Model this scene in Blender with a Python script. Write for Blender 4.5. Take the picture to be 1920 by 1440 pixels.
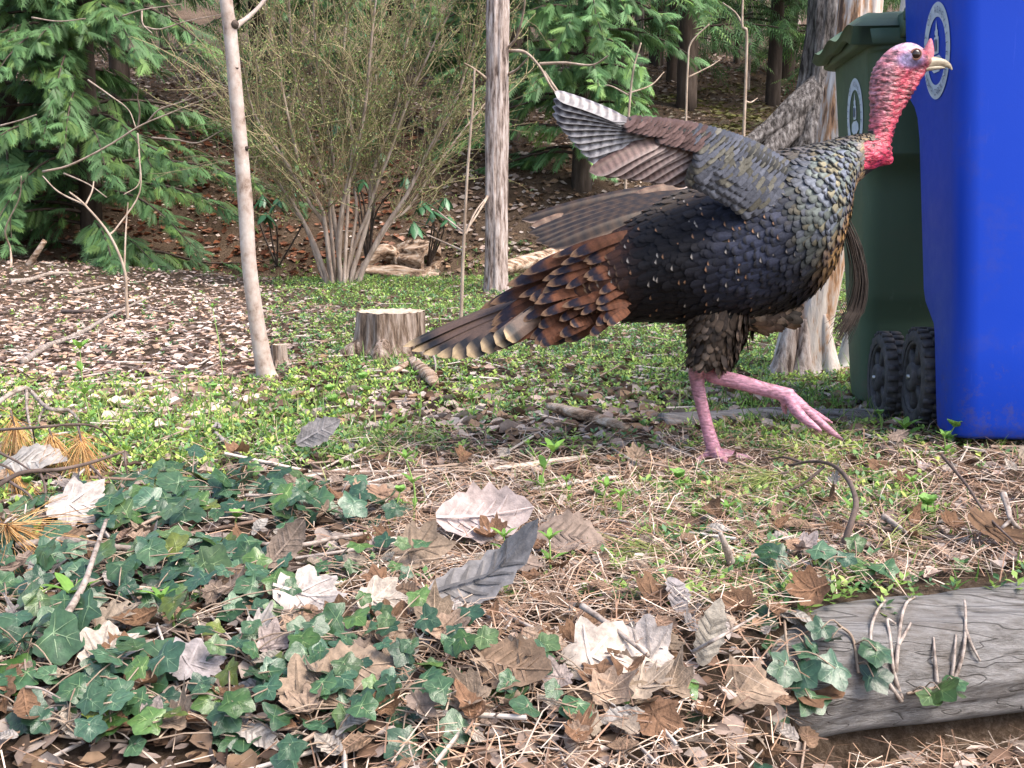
import bpy, math
import numpy as np
from mathutils import Vector, Matrix

for o in list(bpy.data.objects):
    bpy.data.objects.remove(o, do_unlink=True)
scene = bpy.context.scene
COL = scene.collection
PI = math.pi
rng = np.random.default_rng(11)

# ------------------------------------------------------------------ camera
F_PX, CAM_H, HORIZON = 2059.0, 0.57, 396.0
PITCH = math.atan((720.0 - HORIZON) / F_PX)
cam_d = bpy.data.cameras.new('camera')
cam_d.sensor_width = 36.0
cam_d.lens = 36.0 * F_PX / 1920.0
cam_d.clip_start, cam_d.clip_end = 0.02, 600.0
cam = bpy.data.objects.new('camera', cam_d)
COL.objects.link(cam)
cam.location = (0, 0, CAM_H)
cam.rotation_euler = (PI / 2 - PITCH, 0, 0)
scene.camera = cam

# ------------------------------------------------------------------ sky, sun, exposure
SUN_VEC = Vector((0.66, -0.45, 1.05)).normalized()
world = bpy.data.worlds.new('World')
scene.world = world
world.use_nodes = True
wn = world.node_tree
bgn = wn.nodes.get('Background') or wn.nodes.new('ShaderNodeBackground')
sky = wn.nodes.new('ShaderNodeTexSky')
sky.sky_type = 'NISHITA'
sky.sun_disc = False
sky.sun_elevation = math.asin(SUN_VEC.z)
sky.sun_rotation = math.atan2(SUN_VEC.x, SUN_VEC.y)
sky.air_density, sky.dust_density, sky.ozone_density = 1.0, 3.0, 0.6
wn.links.new(sky.outputs[0], bgn.inputs[0])
bgn.inputs[1].default_value = 0.15
sun_d = bpy.data.lights.new('sun', 'SUN')
sun_d.energy = 1.7
sun_d.angle = math.radians(32)
sun_d.color = (1.0, 0.93, 0.84)
sun = bpy.data.objects.new('sun', sun_d)
COL.objects.link(sun)
sun.location = (6, -6, 9)
sun.rotation_euler = (-SUN_VEC).to_track_quat('-Z', 'Y').to_euler()
vs = scene.view_settings
vs.view_transform = 'Standard'
vs.look = 'None'
vs.exposure = 1.5
vs.gamma = 1.0
vs.use_curve_mapping = False
scene.render.engine = 'CYCLES'
scene.cycles.max_bounces = 6
scene.cycles.transparent_max_bounces = 4

# ------------------------------------------------------------------ helpers: pixels <-> world
cp, sp = math.cos(PITCH), math.sin(PITCH)

def ray(px, py):
    a, b = (px - 960.0) / F_PX, (720.0 - py) / F_PX
    return np.array([a, cp + b * sp, -sp + b * cp])

def W(px, py, Y):
    d = ray(px, py)
    return np.array([0, 0, CAM_H]) + d * (Y / d[1])

def project(P):
    P = np.atleast_2d(P)
    x, y, z = P[:, 0], P[:, 1], P[:, 2] - CAM_H
    depth = y * cp - z * sp
    up = y * sp + z * cp
    return 960 + F_PX * x / depth, 720 - F_PX * up / depth

def smooth(a, b, x):
    t = np.clip((x - a) / (b - a), 0, 1)
    return t * t * (3 - 2 * t)

def vnoise(x, y, seed=0):
    x, y = np.asarray(x, float), np.asarray(y, float)
    xi, yi = np.floor(x), np.floor(y)
    fx, fy = x - xi, y - yi
    fx, fy = fx * fx * (3 - 2 * fx), fy * fy * (3 - 2 * fy)
    def hsh(i, j):
        s = np.sin(i * 127.1 + j * 311.7 + seed * 74.7) * 43758.5453
        return s - np.floor(s)
    a, b, c, d = hsh(xi, yi), hsh(xi + 1, yi), hsh(xi, yi + 1), hsh(xi + 1, yi + 1)
    return (a * (1 - fx) + b * fx) * (1 - fy) + (c * (1 - fx) + d * fx) * fy - 0.5

def height(x, y):
    x, y = np.asarray(x, float), np.asarray(y, float)
    calm = 1 - np.exp(-(((x - .85) / .55) ** 2 + ((y - 2.75) / .6) ** 2))
    z = (0.03 * vnoise(x * 0.9, y * 0.9, 1) + 0.018 * vnoise(x * 3.1, y * 3.1, 2)) * calm + 0.006 * vnoise(x * 11, y * 11, 3)
    right = smooth(0.12, 0.5, x)
    yb = 1.40 + 0.28 * np.clip(x, -0.1, 3)
    wid = 0.45 + (0.075 - 0.45) * right
    drop = 0.07 + 0.13 * right
    z = z - drop * smooth(0, 1, (yb + 0.012 - y) / wid)
    z = z + 0.17 * smooth(-1.5, -4.2, x) * np.exp(-((y - 9.0) / 1.7) ** 2)
    z = z + 0.016 * smooth(0.6, 0.95, x) * smooth(1.9, 2.3, y) * smooth(2.95, 2.75, y) - .02 * smooth(.7, .95, x) * smooth(2.75, 2.95, y) * smooth(6, 4, y)
    yy = y + 0.9 * vnoise(x * 0.35, y * 0.2, 5) - 0.05 * np.clip(x, -6, 6)
    z = z + np.interp(yy, [10.3, 11.0, 12.4, 18, 30, 60, 110, 200], [0, 0.30, 1.32, 2.65, 5.2, 14.5, 32, 62])
    z = z - 0.25 * np.exp(-((yy - 10.4) / 0.5) ** 2) * smooth(0.5, -1.0, x)
    z = z + 0.25 * vnoise(x * 0.6, y * 0.6, 7) * smooth(11, 13, yy) + 0.06 * vnoise(x * 3, y * 3, 8) * smooth(10.5, 12, yy)
    return z

_ts = np.geomspace(0.5, 150, 6000)
def G(px, py, lift=0.0):
    d = ray(px, py)
    P = np.array([0, 0, CAM_H]) + _ts[:, None] * d
    below = P[:, 2] < height(P[:, 0], P[:, 1])
    i = int(np.argmax(below)) if below.any() else len(_ts) - 1
    p = P[i].copy()
    p[2] = float(height(p[0], p[1])) + lift
    return p

# ------------------------------------------------------------------ helpers: materials
def nodes_of(m):
    m.use_nodes = True
    return m.node_tree, m.node_tree.nodes, m.node_tree.links

def principled(m):
    return next(n for n in m.node_tree.nodes if n.type == 'BSDF_PRINCIPLED')

def bump_to(nt, b, hsock, strength, dist=0.01):
    bn = nt.nodes.new('ShaderNodeBump')
    bn.inputs['Strength'].default_value = strength
    bn.inputs['Distance'].default_value = dist
    nt.links.new(hsock, bn.inputs['Height'])
    nt.links.new(bn.outputs[0], b.inputs['Normal'])

def ramp(nt, fac, stops):
    r = nt.nodes.new('ShaderNodeValToRGB')
    e = r.color_ramp.elements
    while len(e) < len(stops):
        e.new(0.5)
    for i, (p, c) in enumerate(stops):
        e[i].position = p
        e[i].color = (*c, 1)
    nt.links.new(fac, r.inputs[0])
    return r.outputs[0]

def noise_tex(nt, scale, detail=5, rough=0.6, vec=(1, 1, 1), coord='Object', rot=(0, 0, 0)):
    tc = nt.nodes.new('ShaderNodeTexCoord')
    mp = nt.nodes.new('ShaderNodeMapping')
    mp.inputs['Scale'].default_value = vec
    mp.inputs['Rotation'].default_value = rot
    n = nt.nodes.new('ShaderNodeTexNoise')
    n.inputs['Scale'].default_value = scale
    n.inputs['Detail'].default_value = detail
    n.inputs['Roughness'].default_value = rough
    nt.links.new(tc.outputs[coord], mp.inputs[0])
    nt.links.new(mp.outputs[0], n.inputs['Vector'])
    return n.outputs['Fac']

def mat_noise(name, stops, scale, vec=(1, 1, 1), rough=0.85, bump=0.4, bdist=0.01, detail=6, metallic=0.0, spec=0.3, rot=(0, 0, 0)):
    m = bpy.data.materials.new(name)
    nt, nd, lk = nodes_of(m)
    b = principled(m)
    f = noise_tex(nt, scale, detail, 0.65, vec, rot=rot)
    lk.new(ramp(nt, f, stops), b.inputs['Base Color'])
    b.inputs['Roughness'].default_value = rough
    b.inputs['Metallic'].default_value = metallic
    b.inputs['Specular IOR Level'].default_value = spec
    if bump:
        bump_to(nt, b, f, bump, bdist)
    return m

def mat_attr(name, rough=0.6, metallic=0.0, spec=0.4, transl=0.0, nscale=0, namp=0.35, bump=0.0, vec=(1, 1, 1), objrand=0.0, sheen=0.0):
    """colour from the mesh's own colour attribute, broken up by noise"""
    m = bpy.data.materials.new(name)
    nt, nd, lk = nodes_of(m)
    b = principled(m)
    a = nd.new('ShaderNodeAttribute')
    a.attribute_name = 'Col'
    c = a.outputs['Color']
    if nscale:
        f = noise_tex(nt, nscale, 5, 0.65, vec)
        g = ramp(nt, f, [(0.25, (1 - namp,) * 3), (0.75, (1 + namp,) * 3)])
        mx = nd.new('ShaderNodeMix')
        mx.data_type = 'RGBA'
        mx.blend_type = 'MULTIPLY'
        mx.inputs[0].default_value = 1.0
        lk.new(c, mx.inputs[6])
        lk.new(g, mx.inputs[7])
        c = mx.outputs[2]
        if bump:
            bump_to(nt, b, f, bump, 0.004)
    if objrand:
        oi = nd.new('ShaderNodeObjectInfo')
        g = ramp(nt, oi.outputs['Random'], [(0, (1 - objrand, 1 - objrand * 0.8, 1 - objrand)), (1, (1 + objrand, 1 + objrand * 0.9, 1 + objrand * 0.7))])
        mx = nd.new('ShaderNodeMix')
        mx.data_type = 'RGBA'
        mx.blend_type = 'MULTIPLY'
        mx.inputs[0].default_value = 1.0
        lk.new(c, mx.inputs[6])
        lk.new(g, mx.inputs[7])
        c = mx.outputs[2]
    lk.new(c, b.inputs['Base Color'])
    b.inputs['Roughness'].default_value = rough
    b.inputs['Metallic'].default_value = metallic
    b.inputs['Specular IOR Level'].default_value = spec
    if sheen:
        b.inputs['Sheen Weight'].default_value = sheen
    if transl:
        t = nd.new('ShaderNodeBsdfTranslucent')
        lk.new(c, t.inputs[0])
        mx = nd.new('ShaderNodeMixShader')
        mx.inputs[0].default_value = transl
        out = next(n for n in nd if n.type == 'OUTPUT_MATERIAL')
        lk.new(b.outputs[0], mx.inputs[1])
        lk.new(t.outputs[0], mx.inputs[2])
        lk.new(mx.outputs[0], out.inputs[0])
    return m

# ------------------------------------------------------------------ helpers: meshes
ORI = {}

def set_props(o, label=None, cat=None, group=None, kind=None):
    if label: o['label'] = label
    if cat: o['category'] = cat
    if group: o['group'] = group
    if kind: o['kind'] = kind
    return o

def empty(name, loc, label=None, cat=None, group=None):
    o = bpy.data.objects.new(name, None)
    o.empty_display_size = 0.05
    COL.objects.link(o)
    o.location = tuple(float(c) for c in loc)
    ORI[o.name] = np.array(loc, float)
    return set_props(o, label, cat, group)

def mesh_data(name, V, F, mat=None, col=None, smooth_=False):
    me = bpy.data.meshes.new(name)
    V = np.asarray(V, np.float32)
    if not isinstance(F, (list, tuple)):
        F = [F]
    F = [np.asarray(f, np.int32) for f in F if len(f)]
    me.vertices.add(len(V))
    me.vertices.foreach_set('co', V.ravel())
    loops = np.concatenate([f.ravel() for f in F])
    tot = np.concatenate([np.full(len(f), f.shape[1], np.int32) for f in F])
    start = np.concatenate([[0], np.cumsum(tot)[:-1]]).astype(np.int32)
    me.loops.add(len(loops))
    me.loops.foreach_set('vertex_index', loops)
    me.polygons.add(len(tot))
    me.polygons.foreach_set('loop_start', start)
    me.polygons.foreach_set('loop_total', tot)
    if smooth_:
        me.polygons.foreach_set('use_smooth', np.ones(len(tot), bool))
    if col is not None:
        a = me.color_attributes.new('Col', 'FLOAT_COLOR', 'POINT')
        c = np.ones((len(V), 4), np.float32)
        c[:, :3] = col
        a.data.foreach_set('color', c.ravel())
    if mat:
        me.materials.append(mat)
    me.update(calc_edges=True)
    me.validate()
    return me

def obj(name, V, F, mat, parent=None, col=None, smooth_=False, loc=None, **props):
    """V in world coordinates; a child shares its parent's origin"""
    V = np.asarray(V, float)
    if parent is not None:
        o0 = ORI[parent.name]
    elif loc is not None:
        o0 = np.asarray(loc, float)
    else:
        o0 = np.zeros(3)
    me = mesh_data(name, V - o0, F, mat, col, smooth_)
    o = bpy.data.objects.new(name, me)
    COL.objects.link(o)
    ORI[o.name] = o0
    if parent is not None:
        o.parent = parent
    else:
        o.location = tuple(o0)
    return set_props(o, **props)

def inst(name, me, parent, mat4, **props):
    """an object sharing mesh data, placed by a world matrix under a parent whose only transform is its location"""
    o = bpy.data.objects.new(name, me)
    COL.objects.link(o)
    if parent is not None:
        o.parent = parent
        mat4 = Matrix.Translation(-Vector(ORI[parent.name])) @ mat4
    o.matrix_local = mat4
    return set_props(o, **props)

class MB:
    def __init__(s):
        s.v, s.q, s.t, s.c, s.n = [], [], [], [], 0
    def add(s, V, Q=None, T=None, col=(1, 1, 1)):
        V = np.asarray(V, float)
        s.v.append(V)
        s.c.append(np.broadcast_to(np.asarray(col, float), (len(V), 3)))
        if Q is not None and len(Q): s.q.append(np.asarray(Q) + s.n)
        if T is not None and len(T): s.t.append(np.asarray(T) + s.n)
        s.n += len(V)
        return s
    def arrays(s):
        F = []
        if s.q: F.append(np.concatenate(s.q))
        if s.t: F.append(np.concatenate(s.t))
        return np.concatenate(s.v), F, np.concatenate(s.c)
    def build(s, name, mat, parent=None, smooth_=False, loc=None, **props):
        V, F, C = s.arrays()
        return obj(name, V, F, mat, parent, C, smooth_, loc, **props)

def catmull(P, n):
    P = np.asarray(P, float)
    if P.ndim == 1: P = P[:, None]
    m = len(P)
    if m == 2:
        t = np.linspace(0, 1, n)[:, None]
        return P[0] * (1 - t) + P[1] * t
    Q = np.vstack([2 * P[0] - P[1], P, 2 * P[-1] - P[-2]])
    u = np.linspace(0, m - 1 - 1e-9, n)
    i = np.floor(u).astype(int)
    t = (u - i)[:, None]
    p0, p1, p2, p3 = Q[i], Q[i + 1], Q[i + 2], Q[i + 3]
    return 0.5 * (2 * p1 + (p2 - p0) * t + (2 * p0 - 5 * p1 + 4 * p2 - p3) * t ** 2 + (3 * p1 - p0 - 3 * p2 + p3) * t ** 3)

def norm(a):
    return a / (np.linalg.norm(a, axis=-1, keepdims=True) + 1e-12)

def frames(P):
    T = norm(np.gradient(P, axis=0))
    ref = np.array([0, 0, 1.0]) if abs(T[:, 2]).mean() < 0.8 else np.array([1.0, 0, 0])
    A = norm(np.cross(T, ref))
    B = np.cross(T, A)
    return T, A, B

def ring_quads(n, k, closed=True):
    i, j = np.meshgrid(np.arange(n - 1), np.arange(k if closed else k - 1), indexing='ij')
    a = i * k + j
    b = i * k + (j + 1) % k
    return np.stack([a, b, b + k, a + k], -1).reshape(-1, 4)

def tube(P, R, sides=6, n=None, amp=0.0, freq=6, seed=0, cap=True, vfreq=6.0):
    """returns V, Q, T for a tube through P (m,3) with radii R (m,)"""
    P, R = np.asarray(P, float), np.asarray(R, float)
    if R.ndim == 0: R = np.full(len(P), float(R))
    if n:
        P, R = catmull(P, n), catmull(R, n)[:, 0]
    n = len(P)
    T, A, B = frames(P)
    th = np.linspace(0, 2 * PI, sides, endpoint=False)
    rad = np.repeat(R[:, None], sides, 1)
    if amp:
        L = np.concatenate([[0], np.cumsum(np.linalg.norm(np.diff(P, axis=0), axis=1))])
        uu = (th[None, :] / (2 * PI) * freq)
        # periodic noise round the trunk
        def per(f, sd):
            w = th[None, :] / (2 * PI)
            return vnoise(uu * f, L[:, None] * vfreq, sd) * (1 - w) + vnoise((uu - freq) * f, L[:, None] * vfreq, sd) * w
        rad = rad * (1 + amp * (per(1, seed) * 1.4 + per(2.3, seed + 1) * 0.8))
    V = P[:, None, :] + rad[..., None] * (np.cos(th)[None, :, None] * A[:, None, :] + np.sin(th)[None, :, None] * B[:, None, :])
    V = V.reshape(-1, 3)
    Q = ring_quads(n, sides)
    Tn = []
    if cap:
        V = np.vstack([V, P[0], P[-1]])
        c0, c1 = n * sides, n * sides + 1
        j = np.arange(sides)
        Tn = np.concatenate([np.stack([np.full(sides, c0), (j + 1) % sides, j], 1),
                             np.stack([np.full(sides, c1), (n - 1) * sides + j, (n - 1) * sides + (j + 1) % sides], 1)])
    return V, Q, Tn

def replicate(TV, TQ, M, P):
    """TV (n,3) template, M (k,3,3) rows = images of the x, y, z axes, P (k,3)"""
    V = np.einsum('nj,kjc->knc', TV, M) + P[:, None, :]
    k, n = len(P), len(TV)
    Q = (np.asarray(TQ)[None] + (np.arange(k) * n)[:, None, None]).reshape(-1, np.asarray(TQ).shape[1])
    return V.reshape(-1, 3), Q

def basis(X, N):
    """rows: x = X, z ~ N"""
    X = norm(X)
    Y = norm(np.cross(N, X))
    Z = np.cross(X, Y)
    return np.stack([X, Y, Z], -2)

def box(c, s, rotz=0.0):
    v = np.array([[x, y, z] for x in (-.5, .5) for y in (-.5, .5) for z in (-.5, .5)]) * np.asarray(s)
    q = np.array([[0, 1, 3, 2], [4, 6, 7, 5], [0, 4, 5, 1], [2, 3, 7, 6], [0, 2, 6, 4], [1, 5, 7, 3]])
    if rotz:
        cz, sz = math.cos(rotz), math.sin(rotz)
        v = v @ np.array([[cz, sz, 0], [-sz, cz, 0], [0, 0, 1]])
    return v + np.asarray(c), q
# ================================================================== the ground
def ground_material():
    m = bpy.data.materials.new('forest_floor')
    nt, nd, lk = nodes_of(m)
    b = principled(m)
    fine = noise_tex(nt, 70, 8, .8)
    litter = ramp(nt, fine, [(0.30, (0.03, 0.02, 0.013)), (0.47, (0.13, 0.085, 0.055)), (0.6, (0.26, 0.19, 0.14)), (0.75, (0.40, 0.33, 0.27))])
    n1 = noise_tex(nt, 9, 6, 0.7)
    soil = ramp(nt, n1, [(0.3, (0.03, 0.02, 0.013)), (0.7, (0.10, 0.065, 0.04))])
    mx = nd.new('ShaderNodeMix')
    mx.data_type = 'RGBA'
    f = ramp(nt, noise_tex(nt, 2.2, 5, 0.6), [(0.35, (0.15,) * 3), (0.65, (0.85,) * 3)])
    lk.new(f, mx.inputs[0])
    lk.new(soil, mx.inputs[6])
    lk.new(litter, mx.inputs[7])
    lk.new(mx.outputs[2], b.inputs['Base Color'])
    b.inputs['Roughness'].default_value = 0.95
    b.inputs['Specular IOR Level'].default_value = 0.15
    bump_to(nt, b, fine, 1.0, 0.03)
    return m

def build_ground():
    def axis(lo, hi, n, c, s):
        a, b = math.asinh((lo - c) / s), math.asinh((hi - c) / s)
        return c + s * np.sinh(np.linspace(a, b, n))
    xs = axis(-110, 110, 220, 0.2, 1.2)
    ys = axis(-40, 210, 330, 1.6, 1.0)
    X, Y = np.meshgrid(xs, ys)
    Z = height(X, Y)
    V = np.stack([X, Y, Z], -1).reshape(-1, 3)
    Q = ring_quads(len(ys), len(xs), closed=False)
    return obj('ground', V, Q[:, ::-1] if False else Q, ground_material(), smooth_=True, kind='structure',
               label='forest clearing floor of soil and leaf litter rising into a wooded bank', cat='ground')
build_ground()

# ------------------------------------------------------------------ scattered litter (uncountable)
M_LEAFVC = mat_attr('dead_leaf', rough=0.75, spec=0.25, transl=0.15, nscale=60, namp=0.35, bump=0.3)
M_GREENVC = mat_attr('green_leaf', rough=0.5, spec=0.4, transl=0.3, nscale=40, namp=0.25)
M_STRAW = mat_attr('pine_straw', rough=0.7, spec=0.3)

def sample(n, y0, y1, power=1.0, margin=1.35):
    """points on the ground in the camera's wedge (and beside it), denser near"""
    u = rng.random(n)
    if power == 0:
        y = y0 * (y1 / y0) ** u
    else:
        y = (y0 ** (1 - power) + u * (y1 ** (1 - power) - y0 ** (1 - power))) ** (1 / (1 - power)) if power != 1 else y0 * (y1 / y0) ** u
    x = (rng.random(n) * 2 - 1) * (y * 0.467 * margin + 0.75)
    return np.stack([x, y, height(x, y)], 1)

def zone(P):
    px, py = project(P)
    n = vnoise(P[:, 0] * 1.1, P[:, 1] * 0.8, 21) + 0.6 * vnoise(P[:, 0] * 3, P[:, 1] * 2.3, 22)
    return px, py, n

def ground_normals(P):
    e = 0.03
    hx = (height(P[:, 0] + e, P[:, 1]) - height(P[:, 0] - e, P[:, 1])) / (2 * e)
    hy = (height(P[:, 0], P[:, 1] + e) - height(P[:, 0], P[:, 1] - e)) / (2 * e)
    return norm(np.stack([-hx, -hy, np.ones(len(P))], 1))

LITTER_COLS = np.array([[.32, .24, .20], [.44, .36, .31], [.24, .16, .11], [.15, .09, .06], [.44, .365, .32], [.28, .18, .11], [.36, .275, .235], [.09, .055, .04]])

def litter_bed():
    # small curled leaf: 3 x 3 grid folded about its midrib
    s = np.array([0, .35, .75, 1.0])
    w = np.array([.06, .42, .34, .03])
    TV = np.array([[a - .5, t * ww, abs(t) * .22 * ww / .4 + .30 * (a - .5) ** 2] for a, ww in zip(s, w) for t in (-1, 0, 1)])
    TQ = ring_quads(4, 3, closed=False)
    P = sample(104000, .75, 12.5, 1.0)
    px, py, n = zone(P)
    keep = np.ones(len(P), bool)
    green = smooth(520, 640, px) * smooth(760, 700, py) + smooth(730, 790, py) * smooth(880, 830, py)
    keep &= rng.random(len(P)) > green * 0.58 * (n > -0.25)
    keep &= rng.random(len(P)) > .84 * smooth(780, 850, py) - .12 * (px < 720) * (py > 900)
    yl = 1.405 + .28 * P[:, 0]
    keep &= ~((P[:, 0] > .36) & (P[:, 1] > yl - .115) & (P[:, 1] < yl + .05)) & (np.hypot(P[:, 0] - .475, P[:, 1] - 2.47) > .07)
    P = P[keep]
    k = len(P)
    px, py, n = zone(P)
    N = norm(ground_normals(P) + rng.normal(0, .38, (k, 3)))
    a = rng.random(k) * 2 * PI
    X = np.stack([np.cos(a), np.sin(a), rng.normal(0, .2, k)], 1)
    L = rng.uniform(.022, .055, k) * (1 - .3 * (py > 820))
    M = basis(X, N) * L[:, None, None]
    M[:, 1] *= rng.uniform(.5, 1.2, k)[:, None]
    M[:, 2] *= rng.uniform(-.6, 1.8, k)[:, None]
    far = P[:, 1] > 3.4
    PP = P + N * .006 + np.array([0, 0, .006])
    V, Q = replicate(TV, TQ, M[~far], PP[~far])
    TV2 = np.array([[-.5, 0, .1], [-.05, -.30, .16], [.5, 0, .12], [-.05, .30, .16], [0, 0, -.02]])
    V2, T2 = replicate(TV2, np.array([[0, 1, 4], [1, 2, 4], [2, 3, 4], [3, 0, 4]]), M[far], PP[far])
    c = LITTER_COLS[rng.integers(0, len(LITTER_COLS), k)] * rng.uniform(.7, 1.25, (k, 1))
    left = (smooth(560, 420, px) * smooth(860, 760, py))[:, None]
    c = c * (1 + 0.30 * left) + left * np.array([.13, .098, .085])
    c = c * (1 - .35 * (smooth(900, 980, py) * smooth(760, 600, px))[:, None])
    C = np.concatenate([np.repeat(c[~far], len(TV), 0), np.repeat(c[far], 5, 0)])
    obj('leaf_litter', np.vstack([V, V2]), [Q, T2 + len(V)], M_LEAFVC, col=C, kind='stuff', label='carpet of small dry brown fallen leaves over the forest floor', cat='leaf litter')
    # the same on the bank behind
    y = rng.uniform(10.2, 23, 38000)
    x = (rng.random(38000) * 2 - 1) * (y * .6)
    P = np.stack([x, y, height(x, y)], 1)
    k = len(P)
    N = norm(ground_normals(P) + rng.normal(0, .4, (k, 3)))
    a = rng.random(k) * 2 * PI
    X = np.stack([np.cos(a), np.sin(a), rng.normal(0, .2, k)], 1)
    L = rng.uniform(.05, .11, k)
    M = basis(X, N) * L[:, None, None]
    V, Q = replicate(TV2, np.array([[0, 1, 4], [1, 2, 4], [2, 3, 4], [3, 0, 4]]), M, P + N * .01)
    c = LITTER_COLS[rng.integers(0, len(LITTER_COLS), k)] * rng.uniform(.6, 1.15, (k, 1))
    bx_, by_ = project(P)
    moss = (smooth(1180, 1260, bx_) * smooth(1500, 1400, bx_) * smooth(140, 170, by_) * smooth(290, 240, by_) * smooth(-.15, .2, vnoise(x * 1.3, y * 1.3, 44) + .1))[:, None]
    c = c * (1 - moss * .8) + np.array([.13, .14, .03]) * moss * .8
    red = (smooth(-.5, -1.5, x) * smooth(14, 12, y))[:, None]
    c = c * (1 - .55 * red) * (1 - red + red * np.array([1.35, .72, .48]))
    obj('bank_leaf_litter', V, Q, M_LEAFVC, col=np.repeat(c, 5, 0), kind='stuff', label='dry leaves covering the steep bank below the forest', cat='leaf litter')
litter_bed()

def pine_straw():
    s = np.linspace(0, 1, 3)
    TV = np.array([[a - .5, t * .010 * (1 - .5 * a), .10 * math.sin(a * 3)] for a in s for t in (-1, 1)])
    TQ = ring_quads(3, 2, closed=False)
    P = sample(105000, .75, 3.6, 1.0, 1.25)
    px, py, n = zone(P)
    dens = smooth(770, 860, py) * (0.10 + 0.90 * smooth(560, 800, px)) * (0.50 + .9 * (n + .3)) * (1 - .72 * smooth(1130, 1250, py))
    P = P[(rng.random(len(P)) < dens) & ~((P[:, 0] > .38) & (P[:, 1] - 1.405 - .28 * P[:, 0] > -.115) & (P[:, 1] - 1.405 - .28 * P[:, 0] < .05)) & (np.hypot(P[:, 0] - .475, P[:, 1] - 2.47) > .05)]
    k = len(P)
    N = norm(ground_normals(P) + rng.normal(0, .25, (k, 3)))
    a = rng.random(k) * 2 * PI
    X = np.stack([np.cos(a), np.sin(a), rng.normal(0, .22, k)], 1)
    L = rng.uniform(.05, .13, k)
    M = basis(X, N) * L[:, None, None]
    M[:, 1] *= (.085 / L)[:, None] * rng.uniform(.7, 1.5, k)[:, None]
    M[:, 2] *= rng.uniform(-1, 2, k)[:, None]
    P = P + np.array([0, 0, 1.0]) * rng.uniform(.004, .026, k)[:, None]
    V, Q = replicate(TV, TQ, M, P)
    cols = np.array([[.36, .23, .15], [.27, .16, .105], [.48, .36, .27], [.18, .11, .075], [.55, .45, .37]])
    c = cols[rng.integers(0, 5, k)] * rng.uniform(.75, 1.25, (k, 1))
    obj('pine_straw', V, Q, M_STRAW, col=np.repeat(c, len(TV), 0), kind='stuff', label='tangle of fallen reddish brown pine needles on the bare soil', cat='pine straw')
pine_straw()

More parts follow.
